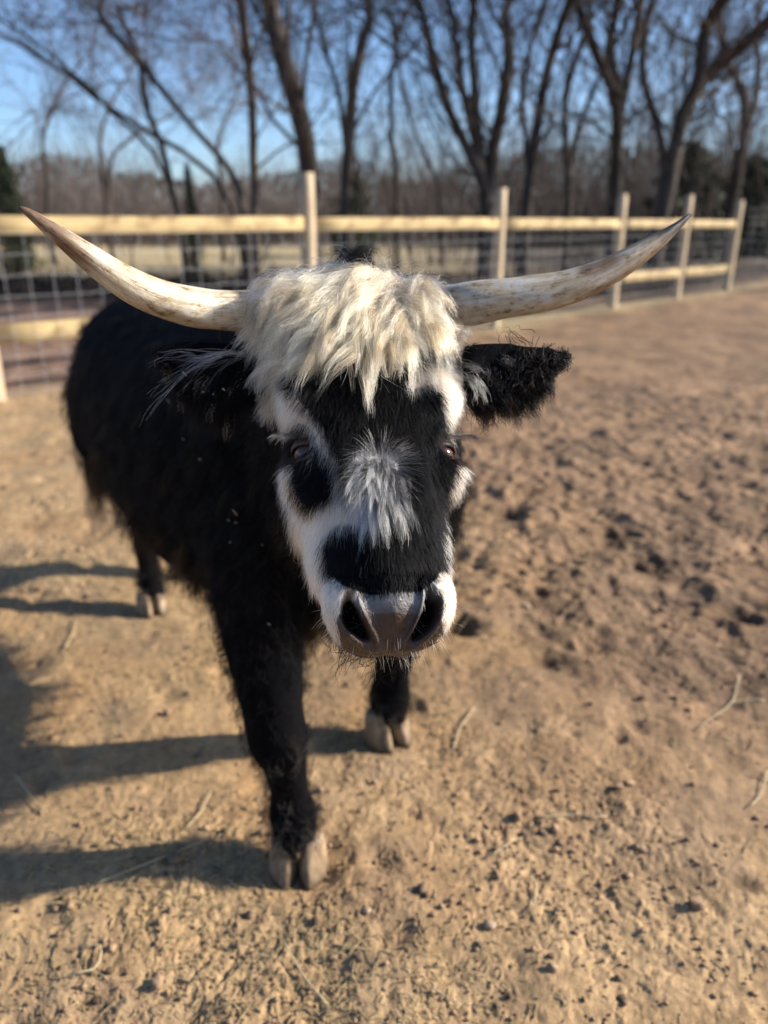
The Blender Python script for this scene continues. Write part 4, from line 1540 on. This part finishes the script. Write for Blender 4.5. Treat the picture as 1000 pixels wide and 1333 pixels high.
bc = np.where(dust[:, None], np.array([.020, .013, .009]), bc)
pale = (z < .10) & (rng.random(ng) < .35)
bc = np.where(pale[:, None], np.array([.10, .08, .06]), bc)
grl = lowleg & (rng.random(ng) < .4); bc = np.where(grl[:, None], np.array([.045, .04, .034]), bc)
o = hair_obj('coat', C, .00042, .00012, bc[idx] * rng.uniform(.6, 1.5, (len(idx), 1)), M_FURB); o['kind'] = 'stuff'

# ear fringes
def ear_hair(s):
    E_ = EARS[s]
    pts = np.array([unproj(px, py, zc) for (px, py, zc, hw) in E_]); hw = np.array([e[3] for e in E_])
    n = 260
    u = rng.uniform(.08, 1, n) * (len(E_) - 1)
    i0 = np.clip(u.astype(int), 0, len(E_) - 2); f = (u - i0)[:, None]
    c = pts[i0] * (1 - f) + pts[i0 + 1] * f; w = hw[i0] * (1 - f[:, 0]) + hw[i0 + 1] * f[:, 0]
    v = rng.uniform(-1, .5, n)
    q = c + np.array([0, .3, 1.0]) / 1.05 * (w * v)[:, None] + np.array([0, -.02, 0])
    P = []; N = []
    for k in q:
        lo, no, _, _ = bvh.find_nearest(k); P.append(lo); N.append(no)
    P = np.array(P); N = np.array(N)
    d0 = np.array([s * .55, -.1, -.75])[None] + rng.normal(0, .2, (n, 3))
    L = np.where(v < -.2, np.where(v < -.65, rng.uniform(.020, .044, n), rng.uniform(.02, .034, n)), rng.uniform(.010, .020, n)) * (1.25 if s < 0 else 1) * np.where(u > 3.6, .3, 1)
    G = grow(P, N, d0, L, 8, .003, .5, .22, 30 + s)
    C, idx = children(G, 40, .0045, .0016, .003, 32 + s)
    g = np.tile(np.array([.005, .0045, .005]), (n, 1))
    br = (v < -.55) & (u < 2.2) & (s > 0); g = np.where(br[:, None], np.array([.05, .03, .02]), g)
    lt = rng.random(n) < .05; g = np.where(lt[:, None], np.array([.30, .26, .22]), g)
    o = hair_obj('ear_fringe', C, .00024, .00006, g[idx] * rng.uniform(.6, 1.4, (len(idx), 1)), M_FURB); o['kind'] = 'stuff'
    # pale wisps
    if s < 0:
        n2 = 12
        r0 = unproj(300, 462, .97)
        P = r0[None] + rng.normal(0, 1, (n2, 3)) * np.array([.018, .004, .004])
        d = np.stack([-rng.uniform(.5, 1.2, n2), rng.normal(-.15, .15, n2), rng.normal(.0, .15, n2)], -1)
        tt = np.linspace(0, 1, 9)[None, :, None]
        L2 = rng.uniform(.04, .10, (n2, 1, 1))
        sag = rng.uniform(.05, .9, (n2, 1, 1)) ** 2
        W = P[:, None] + norm(d)[:, None] * L2 * tt + np.array([0, 0, -1.0]) * L2 * sag * tt ** 2
        C, idx = children(W, 5, .0022, .0012, .003, 40)
        cc = np.array([.30, .27, .26]) * rng.uniform(.2, 1.2, (n2, 1))
        o = hair_obj('ear_wisps', C, .00022, .00006, cc[idx], M_LONG); o['kind'] = 'stuff'


for s in (1, -1): ear_hair(s)

# eyelashes, muzzle whiskers
for s in (-1, 1):
    P0, N0_ = EYE[s][2], EYE[s][3]
    n = 170
    a = rng.uniform(-1, 1, n)
    P = P0[None] - AX[None] * .012 + LAT[None] * (a * .015 + s * .004)[:, None] + NRM[None] * .004
    d = norm(LAT[None] * (s * .9 + a * .2)[:, None] + NRM[None] * .5 + AX[None] * .15 + rng.normal(0, .18, (n, 3)))
    t = np.linspace(0, 1, 6)[None, :, None]; L = rng.uniform(.010, .020, (n, 1, 1))
    W = P[:, None] + d[:, None] * L * t + AX[None, None] * L * .45 * t ** 2
    col = np.where((rng.random(n) < .16)[:, None], np.array([.42, .40, .40]), np.array([.03, .027, .027]))
    o = hair_obj('eyelash', W, .0002, .00005, col, M_LONG); o['kind'] = 'stuff'
n = 150
wm = (inhead & (ht > .40) & (hh < .03) & (hh > -.07)).astype(float)
P, N = sample(n, wm)
d = norm(N + AX[None] * .3 + rng.normal(0, .25, (n, 3)))
t = np.linspace(0, 1, 6)[None, :, None]; L = rng.uniform(.006, .022, (n, 1, 1))
W = P[:, None] + d[:, None] * L * t + np.array([0, 0, -1]) * L * .3 * t ** 2
o = hair_obj('whiskers', W, .00016, .00005, np.array([.55, .5, .45]), M_LONG); o['kind'] = 'stuff'
print('hair', time.time() - T0)

# ---- horns
mh, n, l, b = new_mat('horn')
at = n.new('ShaderNodeAttribute'); at.attribute_name = 'tint'
hc = n.new('ShaderNodeAttribute'); hc.attribute_name = 'along'
mp = n.new('ShaderNodeMapping'); mp.inputs['Scale'].default_value = (9, 150, 1)
l.new(hc.outputs['Vector'], mp.inputs['Vector'])
g1 = noise_node(n, l, 1.0, 6, .7, mp.outputs[0])
mp2 = n.new('ShaderNodeMapping'); mp2.inputs['Scale'].default_value = (70, 90, 1)
l.new(hc.outputs['Vector'], mp2.inputs['Vector'])
g2 = noise_node(n, l, .8, 8, .72, mp2.outputs[0])
r1 = ramp(n, l, g1.outputs['Fac'], [(.34, (.55, .44, .33)), (.5, (.95, .93, .88)), (.7, (1.1, 1.1, 1.08))])
r2 = ramp(n, l, g2.outputs['Fac'], [(.36, (.30, .20, .13)), (.44, (.82, .76, .64)), (.54, (1, 1, 1))])
g3 = noise_node(n, l, .35, 4, .6, mp2.outputs[0])
r3 = ramp(n, l, g3.outputs['Fac'], [(.38, (.78, .66, .46)), (.6, (1, 1, 1))])
c = mix(n, l, at.outputs['Color'], r1.outputs[0], .8, 'MULTIPLY')
c = mix(n, l, c, r2.outputs[0], .95, 'MULTIPLY')
c = mix(n, l, c, r3.outputs[0], .8, 'MULTIPLY')
l.new(c, b.inputs['Base Color']); b.inputs['Roughness'].default_value = .42
b.inputs['Specular IOR Level'].default_value = .45
mixh = n.new('ShaderNodeMath'); mixh.operation = 'ADD'
l.new(g1.outputs['Fac'], mixh.inputs[0]); l.new(g2.outputs['Fac'], mixh.inputs[1])
bump(n, l, b, mixh.outputs[0], .5, .0022)
HORNS = {-1: [(385, 410, 1.05, 22), (360, 407, 1.035, 25), (335, 405, 1.02, 26), (300, 405, 1.0, 26), (262, 402, .98, 25.5), (225, 394, .955, 25), (188, 381, .93, 23.5), (150, 360, .905, 21), (115, 335, .885, 17.5), (85, 312, .865, 13.2), (58, 292, .85, 9.3), (38, 277, .84, 6), (26, 270, .835, 2.5)],
         1: [(560, 404, 1.05, 24), (585, 400, 1.035, 27.5), (610, 396, 1.025, 28.5), (645, 390, 1.02, 26.5), (680, 386, 1.02, 25), (715, 380, 1.02, 24), (750, 372, 1.02, 22), (785, 357, 1.02, 19), (815, 341, 1.02, 16.5), (845, 322, 1.02, 12.5), (868, 305, 1.02, 8.5), (885, 292, 1.02, 5), (899, 279, 1.02, 2.0)]}
for s, H in HORNS.items():
    P = np.array([unproj(a, b_, zc) for (a, b_, zc, r) in H]); R = np.array([r * zc / F for (a, b_, zc, r) in H])
    K = 90; S = 40
    tk = np.linspace(0, 1, len(H)); tt = np.linspace(0, 1, K)
    # smooth interpolation (Catmull-like through cubic smoothing)
    Q = np.stack([np.interp(tt, tk, P[:, k]) for k in range(3)], -1); RR = np.interp(tt, tk, R)
    for _ in range(12):
        Q[1:-1] = (Q[:-2] + 2 * Q[1:-1] + Q[2:]) / 4; RR[1:-1] = (RR[:-2] + 2 * RR[1:-1] + RR[2:]) / 4
    tan = norm(np.gradient(Q, axis=0)); u = norm(np.cross(tan, [0, 1.0, 0])); w = np.cross(tan, u)
    a = np.linspace(0, 2 * math.pi, S, endpoint=False)
    A, TT = np.meshgrid(a, tt)
    rough = 1 + .018 * np.sin(TT * 38 + np.sin(A * 2)) * (1 - TT) + .03 * (vnoise(np.cos(A) * 2 + TT * 14 + 30, np.sin(A) * 2 + 10, 70 + s) - .5) \
        + .05 * (vnoise(A * 3.5 * 1.0, TT * 4, 80 + s) - .5) * np.minimum(1, TT * 2) * np.minimum(1, np.minimum(A, 2 * math.pi - A) * 3)
    V = Q[:, None] + (u[:, None] * np.cos(A)[..., None] + w[:, None] * np.sin(A)[..., None]) * (RR[:, None] * rough)[..., None]
    i = np.arange(K - 1)[:, None] * S; j = np.arange(S)[None]; j2 = (j + 1) % S
    q = np.stack([i + j, i + j2, i + S + j2, i + S + j], -1).reshape(-1, 4)
    cream = np.array([.66, .61, .52]); brown = np.array([.20, .13, .085]); dark = np.array([.035, .03, .03])
    nz = vnoise(A * 1.2 + 3, TT * 7, 90 + s) - .5
    if s < 0:
        kb = np.clip((TT - .62 + nz * .25) / .2, 0, 1); kd = np.clip((TT - .95) / .05, 0, 1)
    else:
        kb = np.clip((TT - .38 + nz * .9) / .38, 0, 1) * .88; kd = np.clip((TT - .74 + nz * .2) / .14, 0, 1)
    # brown underside: shade and ground bounce painted into the horn colour
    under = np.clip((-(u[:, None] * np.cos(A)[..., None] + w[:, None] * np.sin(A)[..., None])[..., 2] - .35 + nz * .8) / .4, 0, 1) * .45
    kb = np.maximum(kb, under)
    if s > 0: cream = np.array([.50, .48, .45])
    col = cream * (1 - kb[..., None]) + brown * kb[..., None]
    col = col * (1 - kd[..., None]) + dark * kd[..., None]
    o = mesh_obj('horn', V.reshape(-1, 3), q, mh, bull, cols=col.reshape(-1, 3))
    at_ = o.data.attributes.new('along', 'FLOAT_VECTOR', 'POINT')
    vv = np.stack([TT * .42, np.minimum(A, 2 * math.pi - A) * .035, A * 0 + s], -1).astype(np.float32)
    at_.data.foreach_set('vector', vv.ravel())
    o['label'] = 'cream horn with brown weathered tip on the left of the picture' if s < 0 else 'grey streaked horn with black tip on the right of the picture'

# ---- eyes
me_, n, l, b = new_mat('eyeball'); b.inputs['Base Color'].default_value = (.085, .032, .020, 1); b.inputs['Roughness'].default_value = .16
b.inputs['Specular IOR Level'].default_value = .6
ml, n, l, b = new_mat('eyelid_skin'); b.inputs['Base Color'].default_value = (.045, .022, .018, 1); b.inputs['Roughness'].default_value = .5
mp_, n, l, b = new_mat('eye_corner'); b.inputs['Base Color'].default_value = (.50, .33, .28, 1); b.inputs['Roughness'].default_value = .25
for s in (-1, 1):
    P0, N0_ = EYE[s][2], EYE[s][3]
    Nn = norm(NRM * .75 + LAT * s * .6)
    c = P0 - N0_ * .020
    v, f = ico(4)
    R = .0165
    eye = mesh_obj('eye', v * R, f, me_); eye.location = c; eye.parent = bull
    # lids: two crescent shells over the ball
    U = norm(np.cross(Nn, AX)); U = U if U @ LAT > 0 else -U
    D_ = norm(AX - Nn * (AX @ Nn))
    for up in (1, -1):
        K, J = 18, 7
        V = []
        for a in np.linspace(-1, 1, K):
            th = a * 1.45
            opening = (.46 if up > 0 else .42) * math.cos(a * 1.45)
            if up > 0: opening *= .55
            for e in np.linspace(0, 1, J):
                ph = opening + (1.5 - opening) * e
                dirv = Nn * math.cos(th) * math.cos(ph) + U * math.sin(th) * math.cos(ph * .8) + D_ * (-up) * math.sin(ph)
                rr = R * (1.10 + .10 * math.sin(min(1, e * 4) * math.pi / 2))
                V.append(norm(dirv) * rr)
        q = [(i * J + j, i * J + j + 1, (i + 1) * J + j + 1, (i + 1) * J + j) for i in range(K - 1) for j in range(J - 1)]
        o = mesh_obj('eyelid', V, np.array(q), ml); o.location = c; o.parent = bull
        sm = o.modifiers.new('s', 'SOLIDIFY'); sm.thickness = .0018
    v, f = ico(2)
    o = mesh_obj('tear_duct', v * np.array([.0042, .0025, .0034]), f, mp_)
    o.location = c + U * (-s) * R * .78 + Nn * R * .66 + D_ * R * .30; o.parent = bull

# ---- hooves
mhf, n, l, b = new_mat('hoof_horn')
tc = n.new('ShaderNodeTexCoord'); mph = n.new('ShaderNodeMapping'); mph.inputs['Scale'].default_value = (1, 1, .3); l.new(tc.outputs['Object'], mph.inputs['Vector']); t1 = noise_node(n, l, 42, 7, .7, mph.outputs[0])
sep = n.new('ShaderNodeSeparateXYZ'); l.new(tc.outputs['Object'], sep.inputs[0])
rr_ = ramp(n, l, t1.outputs['Fac'], [(.36, (.075, .05, .03)), (.52, (.21, .145, .085)), (.68, (.38, .28, .165))])
r2 = ramp(n, l, sep.outputs['Z'], [(0.0, (.40, .36, .32)), (.022, (.85, .82, .78)), (.05, (1.05, 1, .95))])
l.new(mix(n, l, rr_.outputs[0], r2.outputs[0], 1, 'MULTIPLY'), b.inputs['Base Color'])
b.inputs['Roughness'].default_value = .6
bump(n, l, b, t1.outputs['Fac'], .3, .001)


def hoof(x, y, face, sc=1.0):
    fd = norm(np.array([math.cos(face), math.sin(face), 0])); sd = np.array([-fd[1], fd[0], 0])
    for s in (-1, 1):
        K, J = 22, 8
        V = []
        for k in range(J):
            e = k / (J - 1)
            z = .082 * e * sc
            for a in np.linspace(0, 2 * math.pi, K, endpoint=False):
                ca, sa = math.cos(a), math.sin(a)
                # along (toe +), across (outer +)
                L = .058 if ca > 0 else .035
                toe = ca * L * (1 - .42 * e) - .006 + (.0 if ca < 0 else 0) - .016 * e
                W = (.0335 if sa * s > 0 else .0265) * (1 - .16 * e)
                ac = sa * W * (1 - .38 * max(0, ca) ** 2.5)
                if k == J - 1: toe *= .9; ac *= .9
                p = fd * toe * sc + sd * (ac + s * .0285 * (1 - .10 * e) - s * .006 * max(0, ca)) * sc
                V.append([p[0], p[1], z])
        V.append([0 + sd[0] * s * .028, sd[1] * s * .028, .082 * sc]); V.append([sd[0] * s * .028, sd[1] * s * .028, 0])
        q = [(i * K + j, i * K + (j + 1) % K, (i + 1) * K + (j + 1) % K, (i + 1) * K + j) for i in range(J - 1) for j in range(K)]
        n0 = J * K
        t = [(n0, (J - 1) * K + j, (J - 1) * K + (j + 1) % K) for j in range(K)] + [(n0 + 1, (j + 1) % K, j) for j in range(K)]
        o = mesh_obj('hoof', V, [np.array(q), np.array(t)], mhf)
        o.location = (x, y, -.004)
        o.parent = bull
    # dew claws
    for s in (-1, 1):
        v, f = ico(2)
        p = -fd * .045 + sd * s * .024
        o = mesh_obj('dewclaw', v * np.array([.012, .012, .016]), f, mhf)
        o.location = (x + p[0], y + p[1] + .0, .095); o.parent = bull


hoof(-.182, 1.262, math.radians(-88), 1.06)
hoof(.014, 1.712, math.radians(-60), 1.10)
hoof(-.82, 2.43, math.radians(-60), .92)
hoof(-.72, 2.73, math.radians(-62), .92)

# ---- tail
tp = np.array([(-.87, 2.74, .98), (-.95, 2.82, .93), (-1.02, 2.83, .80), (-1.08, 2.80, .62), (-1.10, 2.76, .48)])
tq = smooth_poly(tp, 16)
mt = MB(); mt.tube(tq, np.linspace(.032, .012, 16), 10, True, BLACK)
tail = mt.build('tail', M_HIDE, bull)
n = 70
P = tq[-1][None] + rng.normal(0, .012, (n, 3)) + (tq[-5] - tq[-1])[None] * rng.random((n, 1))
tt = np.linspace(0, 1, 8)[None, :, None]
W = P[:, None] + (np.array([-.02, -.08, -1.0]) + rng.normal(0, .10, (n, 3)))[:, None] * rng.uniform(.14, .30, (n, 1, 1)) * tt + np.sin(tt * 6 + rng.uniform(0, 6, (n, 1, 3))) * .008 * tt
C, idx = children(W, 22, .008, .004, .006, 50)
cc = np.where((rng.random(n) < .45)[:, None], np.array([.14, .075, .04]), np.array([.015, .012, .012]))
o = hair_obj('tail_switch', C, .0004, .0001, cc[idx], M_FURB, tail); o['kind'] = 'stuff'

# ---- brown brisket hair glimpsed between the forelegs
# ---- hay flecks caught in the coat
mb = MB()
fl = [(222, 498, 4, 2), (246, 486, 5, 6), (245, 513, 2, 2), (254, 509, 2, 2), (272, 508, 3, 1), (297, 506, 3, 3), (284, 511, 1, 1), (228, 525, 6, 9), (244, 524, 8, -6), (283, 522, 6, 8),
      (276, 540, 4, -3), (280, 529, 2, 1), (304, 677, 2, 2), (313, 680, 3, 1), (350, 809, 3, 2), (268, 597, 4, 3), (306, 704, 2, 1), (246, 572, 2, 1), (312, 667, 6, 9), (345, 706, 2, 1)]
for (px, py, dx, dy) in fl:
    o0 = Vector((0, 0, CAM_H)); d0 = Vector(unproj(px, py, 1.0)) - o0
    hit = bvh.ray_cast(o0, d0.normalized())
    if hit[0] is None: continue
    p = np.array(hit[0]) + np.array(hit[1]) * .012; zc = (p - np.array([0, 0, CAM_H]))[1] * CP - (p[2] - CAM_H) * SP
    v = np.array([dx, 0, -dy]) * zc / F
    mb.tube([p - v * .5, p + np.array([.0, -.002, .001]), p + v * .5], [.0008, .0014, .0007], 4, True, np.array([.45, .38, .28]))
tag(mb.build('hay_flecks', M_STRAW), 'tiny bits of hay caught in the black coat', 'hay flecks', kind='stuff')
print('tris', sum(len(o.data.polygons) * (1 if o.data.polygons[0].loop_total == 3 else 2) for o in bpy.data.objects if o.type == 'MESH'))
print('done', time.time() - T0)
